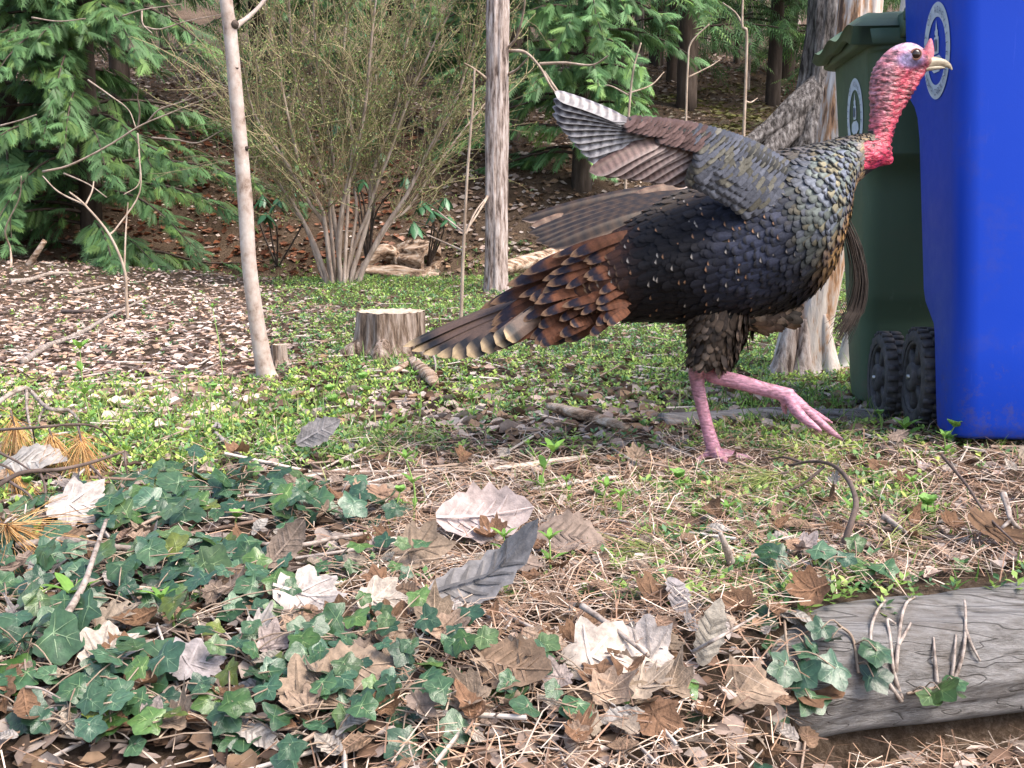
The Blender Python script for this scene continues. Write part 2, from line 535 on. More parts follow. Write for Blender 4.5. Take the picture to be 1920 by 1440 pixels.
def ground_cover():
    # a sprig of broad little leaves in whorls
    rows, quads = [], []
    for i in range(5):
        az, el, L, zb = i * 2.4, .35 + .12 * i, .9 - .05 * i, .12 * i
        d = np.array([math.cos(az) * math.cos(el), math.sin(az) * math.cos(el), math.sin(el)])
        sd = np.array([-math.sin(az), math.cos(az), 0])
        b0 = np.array([0, 0, zb])
        n0 = len(rows)
        rows += [b0, b0 + d * L * .5 + sd * L * .24, b0 + d * L + np.array([0, 0, -.1]), b0 + d * L * .5 - sd * L * .24]
        quads.append([n0, n0 + 1, n0 + 2, n0 + 3])
    TV, TQ = np.array(rows), np.array(quads)
    P = sample(64000, 1.5, 10.6, 1.0)
    px, py, n = zone(P)
    mid = smooth(440, 640, px) * smooth(790, 740, py) * 0.95
    mid = mid + smooth(690, 750, py) * smooth(890, 830, py) * 1.15
    fg = smooth(830, 880, py) * (smooth(1000, 1350, px) * 1.0 + .24)
    patch = smooth(-.2, .2, n + .12)
    dens = (np.clip(mid, 0, 1) * (.22 + .78 * patch) + fg * smooth(-.12, .2, n)) * smooth(1230, 1100, py)
    dens = dens + .05 * (py < 760) * (px < 520)
    dens = dens * (np.hypot(P[:, 0] - .475, P[:, 1] - 2.45) > .12)
    P = P[rng.random(len(P)) < dens]
    k = len(P)
    N = norm(np.array([0, 0, 1.0]) + rng.normal(0, .3, (k, 3)))
    a = rng.random(k) * 2 * PI
    X = np.stack([np.cos(a), np.sin(a), 0 * a], 1)
    L = rng.uniform(.013, .030, k) * (1 + .12 * np.clip(P[:, 1] - 4, 0, 6))
    M = basis(X, N) * L[:, None, None]
    V, Q = replicate(TV, TQ, M, P + np.array([0, 0, .008]))
    cols = np.array([[.18, .30, .065], [.25, .38, .085], [.12, .24, .08], [.33, .44, .12], [.10, .21, .09]])
    c = cols[rng.integers(0, 5, k)] * rng.uniform(.7, 1.3, (k, 1))
    fresh = (vnoise(P[:, 0] * .8, P[:, 1] * .8, 61) > -.15)[:, None] * smooth(4.6, 3.6, P[:, 1])[:, None]
    c = c * (1 + fresh * np.array([.35, .25, .1]))
    obj('ground_cover', V, Q, M_GREENVC, col=np.repeat(c, len(TV), 0), kind='stuff', label='low green ground cover of small leafy weeds across the clearing', cat='ground cover')
    # grass blades
    s = np.linspace(0, 1, 4)
    TV = np.array([[.35 * a * a, t * .045 * (1 - a * .93), a] for a in s for t in (-1, 1)])
    TQ = ring_quads(4, 2, closed=False)
    P = sample(52000, 1.6, 10.4, 1.0)
    px, py, n = zone(P)
    dens = smooth(450, 640, px) * smooth(560, 520, py) * .9 + smooth(730, 780, py) * smooth(1000, 860, py) * .7 + smooth(520, 700, px) * .25 + .25 * smooth(1200, 1400, px) * (py > 850)
    dens = dens * smooth(-.3, .15, n) * smooth(1150, 1050, py) * (np.hypot(P[:, 0] - .475, P[:, 1] - 2.42) > .16) * (1 - .35 * smooth(800, 900, py))
    P = P[rng.random(len(P)) < dens]
    k = len(P)
    a = rng.random(k) * 2 * PI
    L = rng.uniform(.03, .085, k) * (1 - .4 * smooth(3.2, 2.2, P[:, 1]))
    X = np.stack([np.cos(a), np.sin(a), 0 * a], 1)
    N = norm(np.array([0, 0, 1.0]) + rng.normal(0, .35, (k, 3)))
    M = basis(X, N) * L[:, None, None]
    V, Q = replicate(TV, TQ, M, P)
    cols = np.array([[.14, .26, .05], [.20, .33, .07], [.10, .20, .04], [.30, .32, .12]])
    c = cols[rng.integers(0, 4, k)] * rng.uniform(.7, 1.3, (k, 1))
    obj('grass', V, Q, M_GREENVC, col=np.repeat(c, len(TV), 0), kind='stuff', label='thin green grass blades scattered through the ground cover', cat='grass')
    # little twigs lying everywhere
    P = sample(2400, 1.1, 11, 1.0)
    P = P[~((P[:, 0] > .05) & (abs(P[:, 1] - 1.405 - .28 * P[:, 0]) < .16))]
    k = len(P)
    a = rng.random(k) * 2 * PI
    TV = np.array([[x, .012 * y * (1 + .4 * math.sin(7 * x)), .012 * z + .03 * math.sin(5 * x)] for x in (-.5, 0, .5) for y, z in ((1, -.6), (-1, -.6), (0, 1.1))])
    TQ = ring_quads(3, 3)
    L = rng.uniform(.06, .28, k)
    X = np.stack([np.cos(a), np.sin(a), rng.normal(0, .08, k)], 1)
    M = basis(X, np.tile([0, 0, 1.0], (k, 1))) * L[:, None, None]
    V, Q = replicate(TV, TQ, M, P + np.array([0, 0, .012]))
    cols = np.array([[.45, .38, .33], [.30, .22, .17], [.55, .48, .42], [.18, .12, .09]])
    c = cols[rng.integers(0, 4, k)]
    obj('twig_litter', V, Q, M_STRAW, col=np.repeat(c, len(TV), 0), kind='stuff', label='small broken twigs strewn over the leaf litter', cat='twigs')
ground_cover()
# ================================================================== trees
M_BARK_PALE = mat_noise('pale_smooth_bark', [(0.32, (.20, .135, .10)), (0.46, (.40, .315, .27)), (0.7, (.54, .47, .43))], 24, (1, 1, .8), rough=.75, bump=.5, bdist=.006)
M_BARK_RIDGE = mat_noise('ridged_bark', [(0.36, (.06, .038, .03)), (0.48, (.29, .225, .195)), (0.68, (.54, .47, .445))], 44, (1, 1, .16), rough=.9, bump=.9, bdist=.012)
M_BARK_GREY = mat_noise('grey_furrowed_bark', [(0.38, (.022, .018, .016)), (0.52, (.12, .105, .10)), (0.7, (.27, .25, .24))], 26, (1, 1, .22), rough=.95, bump=1.0, bdist=.03)
M_BARK_DARK = mat_noise('dark_forest_bark', [(0.3, (.025, .018, .014)), (0.55, (.085, .062, .05)), (0.8, (.17, .135, .115))], 9, (1, 1, .2), rough=.95, bump=.8, bdist=.02)
M_BARK_PEEL = mat_noise('peeling_pale_bark', [(0.36, (.08, .045, .03)), (0.43, (.36, .20, .11)), (0.52, (.48, .41, .365)), (0.75, (.62, .57, .54))], 26, (1, 1, .14), rough=.85, bump=.9, bdist=.012)
M_BARK_BIRCH = mat_noise('white_bark', [(0.2, (.25, .23, .21)), (0.45, (.55, .53, .50)), (0.8, (.66, .64, .62))], 14, (1, 1, .6), rough=.7, bump=.4, bdist=.006)
M_TWIG = mat_noise('grey_tan_twig', [(0.3, (.20, .14, .10)), (0.6, (.42, .33, .26)), (0.85, (.58, .49, .42))], 20, (1, 1, .4), rough=.85, bump=.4)
M_STEM = mat_noise('pale_shrub_stem', [(0.3, (.17, .12, .09)), (0.55, (.36, .285, .235)), (0.8, (.50, .42, .37))], 22, (1, 1, .3), rough=.85, bump=.5)
M_TWIG_DARK = mat_noise('dark_twig', [(0.3, (.05, .04, .035)), (0.7, (.16, .125, .11)), (0.9, (.30, .26, .24))], 30, rough=.85, bump=.4)
M_NEEDLE = mat_attr('hemlock_needles', rough=.55, spec=.35, transl=.25)
M_BRUSH = mat_attr('shrub_twigs', rough=.8, spec=.2)
M_RHODO = mat_attr('rhododendron_leaf', rough=.35, spec=.5, objrand=.3)

def px_path(pts, Y0, Y1=None):
    """pixel polyline rising from the ground at depth Y0 (to depth Y1)"""
    Y1 = Y0 if Y1 is None else Y1
    n = len(pts)
    return np.array([W(x, y, Y0 + (Y1 - Y0) * i / max(1, n - 1)) for i, (x, y) in enumerate(pts)])

def wander(p, d, L, n, bend=.15, up=0.0, seed=None):
    r = np.random.default_rng(seed) if seed is not None else rng
    pts, d = [np.array(p, float)], np.array(d, float)
    for i in range(n):
        d = norm(d + r.normal(0, bend, 3) + np.array([0, 0, up]))
        pts.append(pts[-1] + d * L / n)
    return np.array(pts)

def add_twigs(mb, starts, n_each=3, L=.35, r=.003, col=(.40, .32, .26)):
    for p, d in starts:
        for _ in range(n_each):
            q = wander(p, norm(np.array(d) + rng.normal(0, .5, 3)), L * rng.uniform(.5, 1.2), 5, .18)
            mb.add(*tube(q, np.linspace(r, r * .3, 6), 3, cap=False), col=col)

# ---- young leaning tree at the left
bp = G(503, 712)
t = empty('young_tree', bp, 'slender pale smooth-barked young tree leaning left, a forked knot high on its trunk', 'tree')
Y0 = bp[1]
pts = [(506, 722), (499, 700), (487, 640), (475, 560), (466, 480), (460, 380), (452, 280), (443, 180), (432, 60), (424, 0), (410, -150), (398, -330)]
P = px_path(pts, Y0, Y0 - .1)
px2m = Y0 / F_PX
R = np.array([30, 19, 15.5, 14.2, 13.6, 13.2, 12.8, 12.4, 12, 11.4, 10.5, 9]) * px2m
V, Q, T = tube(P, R, 28, 120, amp=.05, freq=5, seed=3, vfreq=5)
trunk = obj('trunk', V, [Q, T], M_BARK_PALE, t, smooth_=True)
mb = MB()
for (x, y, rr) in [(441, 46, 7), (443, 130, 4), (446, 180, 4), (462, 280, 4), (466, 500, 5), (478, 610, 4), (456, 395, 3)]:
    p = W(x - 1, y, Y0 - .1 * (712 - y) / 1042 - .0215)
    mb.add(*tube([p + [-.01, .02, 0], p, p + [.006, -.006, .006]], np.array([1.3, 1.1, .8]) * rr * px2m, 8))
mb.build('knots', M_BARK_DARK, t, smooth_=True, kind='stuff')
br = obj('branch', *(lambda a: (a[0], [a[1], a[2]]))(tube(px_path([(440, 50), (452, 42), (470, 28), (492, 5), (520, -40), (540, -120)], Y0, Y0 + .1), np.array([7, 5, 4, 3.5, 3, 2]) * px2m, 8, 24)), M_BARK_PALE, t, smooth_=True)
mb = MB()
for k in range(9):
    p = P[-1] + (P[-2] - P[-1]) * rng.random()
    q = wander(p, [rng.normal(0, .6), rng.normal(0, .6), .8], rng.uniform(.5, .9), 6, .15)
    mb.add(*tube(q, np.linspace(.008, .002, 7), 5, cap=False), col=(.4, .33, .28))
mb.build('crown', M_TWIG, t)

# ---- straight ridged trunk in the middle
bp = G(930, 548)
t = empty('slim_tree', bp, 'straight pale tree with finely ridged bark standing right of the many-stemmed shrub', 'tree')
Y0 = bp[1]
px2m = Y0 / F_PX
pts = [(931, 562), (930, 535), (931, 450), (931, 350), (932, 200), (933, 60), (934, -60), (935, -300), (937, -520)]
P = px_path(pts, Y0)
V, Q, T = tube(P, np.array([31, 23, 21, 20.5, 20.5, 20, 19, 17, 14]) * px2m, 84, 260, amp=.17, freq=22, seed=9, vfreq=2.5)
obj('trunk', V, [Q, T], M_BARK_RIDGE, t, smooth_=True)
mb = MB()
for pp in ([(955, 95), (985, 98), (1012, 125), (1035, 165), (1062, 195), (1085, 225)], [(1012, 120), (1060, 118), (1110, 122), (1140, 105)], [(950, 92), (968, 70), (982, 20), (986, -30)],
           [(915, 150), (890, 130), (870, 118)], [(952, 140), (970, 130), (990, 108)], [(918, 360), (905, 385), (880, 425)], [(1020, 135), (1052, 180), (1080, 215)]):
    mb.add(*tube(px_path(pp, Y0, Y0 - .3), np.linspace(3.2, 1.2, len(pp)) * px2m, 5, 20, cap=False))
for k in range(12):
    p = P[-1] + (P[-2] - P[-1]) * rng.random()
    q = wander(p, [rng.normal(0, .7), rng.normal(0, .7), .6], rng.uniform(.7, 1.4), 6, .15)
    mb.add(*tube(q, np.linspace(.014, .003, 7), 5, cap=False))
mb.build('branches', M_TWIG, t, kind='stuff')

# ---- thin sapling stem beside it
def sapling(label, pts, r_px, Y=None, twigs=(), mat=None, group=None):
    b = G(*pts[0]) if Y is None else np.array(W(*pts[0], Y))
    t = empty('sapling', b, label, 'sapling', group)
    Y0 = b[1]
    P = px_path(pts, Y0)
    k = Y0 / F_PX
    P[0, 2] -= .03
    V, Q, T = tube(P, np.linspace(r_px, r_px * .45, len(pts)) * k, 8, 40)
    obj('stem', V, [Q, T], mat or M_TWIG, t, smooth_=True)
    for pp in twigs:
        V, Q, T = tube(px_path(pp, Y0, Y0 + .15), np.linspace(r_px * .6, r_px * .3, len(pp)) * k, 5, 16)
        obj('branch', V, [Q, T], mat or M_TWIG, t, smooth_=True)
    return t
sapling('thin straight bare sapling stem rising between the stump and the ridged tree', [(858, 668), (864, 600), (867, 520), (870, 450), (876, 330), (886, 200), (890, 130)], 4,
        twigs=([(873, 440), (890, 400), (912, 370)], [(872, 437), (850, 420), (820, 395)], [(868, 470), (850, 462), (800, 440)]))
sapling('thin bare crooked sapling on the leafy mound under the hemlock', [(240, 600), (237, 560), (233, 505), (205, 440), (160, 385), (130, 360)], 3.5,
        twigs=([(233, 505), (236, 430), (240, 380)], [(160, 385), (172, 360), (176, 340)], [(205, 440), (220, 425), (262, 360), (260, 280)], [(160, 385), (110, 360), (80, 330)]))
# bare twiggy branches spreading in front of the left hemlock
def bare_branch(label, mains, Y):
    t = empty('bare_sapling', G(mains[0][0][0], 505), label, 'sapling')
    k = Y / F_PX
    base = np.array([ORI[t.name][0], ORI[t.name][1], ORI[t.name][2]])
    mb = MB()
    for i, pp in enumerate(mains):
        P = px_path(pp, Y, Y - .3)
        if i == 0:
            P = np.vstack([base - [0, 0, .05], P])
        V, Q, T = tube(P, np.linspace(2.4 if i < 2 else 1.8, .8, len(P)) * k, 5, 26, amp=.3, freq=3, seed=i)
        obj('branch', V, [Q, T], M_TWIG, t, smooth_=True)
bare_branch('bare grey sapling with long forking branches reaching across the left hemlock',
            [[(20, 470), (10, 430), (36, 372), (40, 330)], [(80, 322), (130, 310), (200, 275), (265, 235), (320, 212), (390, 183), (425, 165)], [(258, 243), (262, 210), (258, 180), (262, 160)],
             [(275, 230), (300, 205), (345, 188), (392, 150), (425, 162)], [(300, 205), (340, 192), (392, 172)], [(165, 150), (205, 178), (240, 205), (255, 240)], [(258, 250), (262, 300), (260, 345), (232, 365)],
             [(120, 325), (165, 345), (200, 370)], [(285, 258), (330, 262), (370, 268), (410, 248), (440, 230)], [(270, 50), (300, 55), (350, 40), (415, 27)], [(266, 20), (268, 45), (285, 62)], [(0, 236), (40, 225), (68, 215)],
             [(60, 33), (110, 40), (160, 35)], [(230, 30), (270, 18), (340, 8)], [(325, 120), (345, 95), (365, 78)]], 8.6)

# ---- tall bare saplings before the far bank
for (lab, pts, r, tw) in [
    ('thin bare sapling with a forked tip standing before the mossy bank', [(1166, 505), (1175, 300), (1180, 200), (1188, 130), (1202, 80)], 3, ([(1178, 175), (1220, 160), (1245, 135)], [(1178, 178), (1140, 160), (1118, 172)])),
    ('wispy bare sapling behind the raised wing with twigs reaching right', [(1282, 505), (1286, 230), (1290, 120), (1296, 80), (1330, 45)], 2.6, ([(1290, 145), (1330, 125), (1350, 112)],)),
    ('tall bare sapling with a kinked upper fork before the big root-flared tree', [(1386, 505), (1394, 260), (1398, 160), (1400, 60), (1392, 50), (1393, -20), (1394, -160)], 3.4, ([(1393, 50), (1380, 25), (1355, 5)], [(1398, 190), (1408, 192), (1420, 184)]))]:
    sapling(lab, pts, r, None, tw)

# ---- many-stemmed shrub
bp = G(640, 532)
sh = empty('multi_stem_shrub', bp, 'tall bare shrub with many tan stems fanning up from one base', 'shrub')
Y0 = bp[1]
k = Y0 / F_PX
stems = [[(612, 535), (598, 500), (575, 430), (553, 392), (548, 350), (530, 290), (500, 190), (480, 110)], [(625, 535), (615, 470), (608, 410), (600, 385), (570, 330), (545, 240), (520, 120), (498, 20), (490, -90)],
         [(630, 535), (622, 440), (618, 380), (625, 300), (605, 200), (592, 90), (585, -60)], [(640, 535), (635, 470), (640, 400), (655, 330), (680, 230), (690, 150), (700, 40), (715, -80)],
         [(650, 530), (665, 460), (690, 400), (705, 350), (730, 290), (765, 190), (800, 110), (850, 10)], [(645, 530), (650, 430), (655, 340), (660, 250), (640, 160), (650, 30), (645, -90)],
         [(660, 530), (700, 470), (730, 420), (770, 385), (820, 310), (880, 230), (930, 170)], [(670, 525), (720, 430), (760, 370), (800, 290), (850, 200), (880, 110), (905, 30)],
         [(635, 530), (640, 420), (655, 350), (672, 300), (690, 200), (698, 90), (695, -70)], [(620, 530), (610, 430), (580, 380), (540, 310), (480, 220), (460, 150)],
         [(655, 530), (690, 410), (700, 320), (740, 210), (760, 90), (790, -40)], [(615, 530), (590, 460), (560, 400), (520, 340), (478, 300), (440, 250)], [(648, 530), (668, 400), (664, 330), (690, 240), (705, 180), (700, 30)],
         [(640, 530), (625, 400), (596, 300), (560, 180), (545, 60), (540, -60)]]
mbs, mbt = MB(), MB()
for i, pp in enumerate(stems):
    P = catmull(px_path(pp, Y0 + rng.uniform(-.12, .12), Y0 + rng.uniform(-.8, .8)), 30)
    P[0, 2] -= .06
    R = np.linspace(rng.uniform(2.8, 5.2), 1.5, 30) * k
    V, Q, T = tube(P, R, 8, 60, amp=.12, freq=4, seed=i)
    obj('stem', V, [Q, T], M_STEM, sh, smooth_=True)
    T_ = norm(np.gradient(P, axis=0))
    for j in range(9, 30):
        for _ in range(2):
            d = norm(T_[j] + rng.normal(0, .38, 3) + np.array([0, 0, .1]))
            L = rng.uniform(.35, 1.0)
            q = wander(P[j], d, L, 6, .13, .03)
            cc = np.array([.27, .22, .13]) * rng.uniform(.5, 1.5)
            mbt.add(*tube(q, np.linspace(.0045, .0015, 7), 3, cap=False), col=cc)
            for _2 in range(3):
                m_ = rng.integers(1, 6)
                q2 = wander(q[m_], norm(norm(q[m_] - q[m_ - 1]) + rng.normal(0, .5, 3)), rng.uniform(.12, .42), 4, .2, .02)
                mbt.add(*tube(q2, np.linspace(.003, .0012, 5), 3, cap=False), col=cc * 1.1)
o = mbt.build('twigs', M_BRUSH, sh, kind='stuff')
# buds / first tiny leaves
V, F, C = mbt.arrays()
idx = rng.integers(0, len(V), 42000)
P = V[idx] + rng.normal(0, .012, (len(idx), 3))
n = len(P)
X = norm(rng.normal(0, 1, (n, 3)) + [0, 0, .6])
M = basis(X, norm(rng.normal(0, 1, (n, 3)))) * rng.uniform(.010, .026, n)[:, None, None]
TV = np.array([[0, 0, 0], [.5, .22, .05], [1, 0, 0], [.5, -.22, .05]])
V, Q = replicate(TV, np.array([[0, 1, 2, 3]]), M, P)
cols = np.array([[.22, .30, .08], [.30, .33, .11], [.13, .22, .06], [.34, .32, .15], [.08, .16, .06]])
obj('leaf_buds', V, Q, M_GREENVC, sh, col=np.repeat(cols[rng.integers(0, 5, n)], 4, 0), kind='stuff')

# ---- rhododendron behind the shrub
def lance_leaf():
    s = np.linspace(0, 1, 6)
    w = np.array([.02, .11, .15, .14, .09, .01])
    V = np.array([[a, t * ww, -.12 * a * a - abs(t) * ww * .35] for a, ww in zip(s, w) for t in (-1, 0, 1)])
    C = np.array([(np.array([.045, .115, .055]) * (1.8 if t == 0 else 1)) for a in s for t in (-1, 0, 1)])
    return V, ring_quads(6, 3, closed=False), C
lv, lq, lc = lance_leaf()
ME_LANCE = mesh_data('rhododendron_leaf', lv, lq, M_RHODO, lc, True)
def rhodo(label, root, whorls, Y):
    b = G(*root)
    b[1] = max(b[1], Y - .3)
    b[2] = float(height(b[0], b[1]))
    t = empty('rhododendron', b, label, 'shrub', 'rhododendrons behind the bare shrub')
    mb = MB()
    for (x, y) in whorls:
        p = W(x, y, Y + rng.uniform(-.25, .25))
        q = catmull(np.array([b + [0, 0, -.05], (b + p) / 2 + [rng.normal(0, .1), 0, .1], p]), 10)
        mb.add(*tube(q, np.linspace(.010, .005, 10), 5, cap=False), col=(.2, .15, .11))
        m = rng.integers(6, 9)
        for i in range(m):
            az = i / m * 2 * PI + rng.normal(0, .2)
            dr = rng.uniform(-1.5, -.35)
            X = Vector((math.cos(az), math.sin(az), dr)).normalized()
            N = Vector((math.cos(az) * .8, math.sin(az) * .8, 1)).normalized()
            Yv = N.cross(X).normalized()
            Z = X.cross(Yv)
            L = rng.uniform(.12, .18)
            M4 = Matrix(((X.x, Yv.x, Z.x, p[0]), (X.y, Yv.y, Z.y, p[1]), (X.z, Yv.z, Z.z, p[2]), (0, 0, 0, 1))) @ Matrix.Diagonal((L, L * 1.25, L, 1))
            inst('leaf', ME_LANCE, t, M4)
    mb.build('stem', M_TWIG_DARK, t)
rhodo('rhododendron with drooping whorls of dark leaves right of the bare shrub', (800, 500), [(790, 375), (812, 395), (776, 415), (835, 370), (842, 405)], 9.2)
rhodo('rhododendron with dark leaf whorls showing through the middle of the bare shrub', (690, 505), [(680, 335), (655, 300), (700, 255), (720, 120), (688, 60), (740, 150), (660, 180), (630, 230), (715, 285), (760, 330)], 9.4)
rhodo('rhododendron with a few low leaf whorls left of the bare shrub', (520, 495), [(492, 365), (498, 398), (520, 372), (545, 345)], 9.6)

# ---- hemlocks
def spray_template(n=11):
    rows, quads = [], []
    def kite(b, d, L, w):
        d = norm(np.array(d, float))
        sd = np.array([-d[1], d[0], 0])
        n0 = len(rows)
        rows.extend([b + d * L * .12 + sd * w * .9, b + d * L + np.array([0, 0, -.22 * L]), b + d * L * .12 - sd * w * .9])
        quads.append([n0, n0 + 1, n0 + 2])
    for i in range(n):
        x = .04 + .88 * i / n
        z = -.28 * x * x
        L = .37 * (1 - x) ** .7 + .10
        for sg in (-1, 1):
            kite(np.array([x, 0, z]), [.85, sg * .8, -.35], L * (.75 + .5 * ((i * 7 + sg) % 3) / 2), .030)
    kite(np.array([.85, 0, -.2]), [1, 0, -.4], .24, .04)
    return np.array(rows), np.array(quads)
SPV, SPQ = spray_template(15)
SPV2, SPQ2 = spray_template(6)

def hemlock(xy, H, R, nb, z0, label, group='hemlocks at the forest edge', seed=0, big=1.0, tone=1.0, low=False, trunk_r=.11, toward=None):
    r = np.random.default_rng(seed)
    x, y = xy
    g = float(height(x, y))
    t = empty('hemlock_tree', (x, y, g), label, 'tree', group)
    P = np.array([[x, y, g - .15], [x + .05, y, g + H * .5], [x, y, g + H]])
    V, Q, T = tube(P, [trunk_r, trunk_r * .6, .01], 12, 30, amp=.08, freq=6, seed=seed)
    obj('trunk', V, [Q, T], M_BARK_DARK, t, smooth_=True)
    bm, Ps, Xs, Ns, Ls, Cs = MB(), [], [], [], [], []
    for i in range(nb):
        f = (i + .5) / nb
        zb = z0 + (H * .97 - z0) * f
        az = i * 2.399 + r.normal(0, .3)
        if toward is not None and r.random() < .45:
            az = toward + r.normal(0, .7)
        Lb = R * (1 - f * .85) ** .8 * r.uniform(.75, 1.15)
        d = np.array([math.cos(az), math.sin(az), 0])
        tt = np.linspace(0, 1, 9)
        droop = r.uniform(.35, .6)
        pts = np.array([x, y, g + zb]) + d * Lb * tt[:, None] + np.array([0, 0, 1]) * ((.22 * tt - droop * tt ** 2) * Lb)[:, None]
        pts[:, 2] = np.maximum(pts[:, 2], height(pts[:, 0], pts[:, 1]) + .04)
        bm.add(*tube(pts, np.linspace(.018, .003, 9), 4, cap=False), col=(.12, .09, .07))
        ns = int(23 * Lb / .9 / big) + 8
        for j in range(ns):
            u = .12 + .88 * (j + r.random()) / ns
            p = np.array([np.interp(u, tt, pts[:, c]) for c in range(3)])
            sgn = -1 if j % 2 else 1
            a2 = az + sgn * r.uniform(.35, 1.15) * (1.05 - .5 * u)
            Ps.append(p + r.normal(0, .025, 3))
            Xs.append([math.cos(a2), math.sin(a2), r.uniform(-1.0, .05)])
            Ns.append([r.normal(0, .4), r.normal(0, .4) - .2, 1])
            Ls.append(r.uniform(.15, .29) * big * (1.05 - .35 * u))
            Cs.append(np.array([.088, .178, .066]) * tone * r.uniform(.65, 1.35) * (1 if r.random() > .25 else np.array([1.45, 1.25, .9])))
    Ps, Xs, Ns, Ls, Cs = map(np.array, (Ps, Xs, Ns, Ls, Cs))
    tv, tq = (SPV2, SPQ2) if low else (SPV, SPQ)
    M = basis(Xs, Ns) * Ls[:, None, None]
    V, Q = replicate(tv, tq, M, Ps)
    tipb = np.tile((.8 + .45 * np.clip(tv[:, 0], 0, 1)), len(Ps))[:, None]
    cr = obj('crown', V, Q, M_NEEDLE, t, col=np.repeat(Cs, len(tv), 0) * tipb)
    V, F, C = bm.arrays()
    obj('boughs', V, F, M_BARK_DARK, t)
    return t

hemlock((-3.95, 10.4), 6.5, 2.15, 120, .05, 'large hemlock with drooping boughs sweeping the ground beside the leafy mound', seed=1, toward=-1.3)
hemlock((-4.9, 10.9), 6.5, 2.2, 90, .1, 'hemlock at the far edge of the clearing beyond the bare forking sapling', seed=2, toward=-1.3)
hemlock((-2.75, 12.2), 7.5, 1.9, 85, 1.35, 'hemlock rooted above the brown earth bank behind the leaning young tree', seed=3, tone=.9, toward=-1.5)
hemlock((-1.35, 12.9), 7.0, 1.8, 90, .7, 'hemlock on the bank hidden behind the bare shrub', seed=4, tone=.8, toward=-1.5)
hemlock((0.0, 13.0), 7.0, 1.5, 70, .6, 'hemlock on the bank directly behind the ridged tree', seed=5, tone=.95, toward=-1.5)
hemlock((0.72, 11.6), 6.0, 1.6, 95, .3, 'bright green hemlock spreading right of the ridged tree above the raised wing', seed=6, tone=1.25, toward=-1.6)
hemlock((3.6, 15.6), 6.0, 1.7, 60, .9, 'hemlock on the bank beside the root-flared tree', seed=7, tone=1.05, toward=-1.6, low=True, big=1.15)
hr = np.random.default_rng(5)
far_spots = [(2.3, 14.9), (4.7, 16.4), (1.5, 15.6), (5.6, 14.4), (-7.2, 13.5), (-5.2, 15), (-3.2, 16.5), (-.6, 17), (1.6, 18.5), (2.6, 20.5), (4.6, 19), (6.3, 18), (-8, 19), (-4.6, 21), (-1.8, 22), (.9, 24), (3.9, 25), (6.8, 24), (9, 22), (8.5, 15.5)]
for i, (x, y) in enumerate(far_spots):
    hemlock((x, y), 7.5 + hr.uniform(0, 2), 2.3, 52, .5 + .5 * hr.random(), 'dark hemlock standing deep in the forest up the bank', 'hemlocks deep in the forest', 20 + i, 1.7, 1.15, True, .14)

# ---- bare forest trunks on the slope
def forest_tree(px, py_base, Y, w_px, label, group, mat, lean=0.0):
    x = (px - 960) / F_PX * Y
    g = float(height(x, Y))
    t = empty('forest_tree', (x, Y, g), label, 'tree', group)
    r = w_px * Y / F_PX / 2
    P = np.array([[x, Y, g - .2], [x, Y, g + .15], [x + lean * 1.5 + .03, Y, g + 2.0], [x + lean * 4, Y, g + 5], [x + lean * 7, Y, g + 9]])
    V, Q, T = tube(P, np.array([1.5, 1.1, 1, .85, .5]) * r, 14, 60, amp=.12, freq=7, seed=int(px))
    obj('trunk', V, [Q, T], mat, t, smooth_=True)
    mb = MB()
    for i in range(16):
        zz = rng.uniform(1.0, 8.6)
        az = rng.random() * 2 * PI
        p = np.array([x + lean * zz, Y, g + zz])
        q = wander(p, [math.cos(az), math.sin(az), rng.uniform(-.1, .5)], rng.uniform(.4, 1.5), 6, .2)
        mb.add(*tube(q, np.linspace(r * .22, r * .05, 7), 4, cap=False))
    mb.build('crown', mat, t)
for (px, Y, w) in [(1250, 17.5, 18), (1285, 19, 15), (1224, 20, 12), (1460, 18, 24), (1330, 23, 14), (1368, 21, 11), (1432, 26, 14), (1100, 19, 13), (985, 18, 12), (1500, 22, 18), (1560, 20, 18), (1690, 19, 22), (1820, 17, 20), (860, 19, 16), (700, 20, 15), (540, 18.5, 18), (330, 20, 16), (120, 19, 18), (-120, 18, 20), (2060, 18, 20)]:
    forest_tree(px, 0, Y, w, 'dark forest trunk standing on the wooded bank', 'dark trunks up the bank', M_BARK_DARK, rng.normal(0, .012))
for (px, Y, w) in [(1190, 15.5, 17), (1388, 17, 9), (1312, 27, 9), (1150, 24, 9), (1412, 30, 11), (1262, 29, 9), (1345, 33, 10), (1475, 29, 10)]:
    forest_tree(px, 0, Y, w, 'pale slim trunk standing on the wooded bank', 'pale trunks up the bank', M_BARK_RIDGE, rng.normal(0, .015))

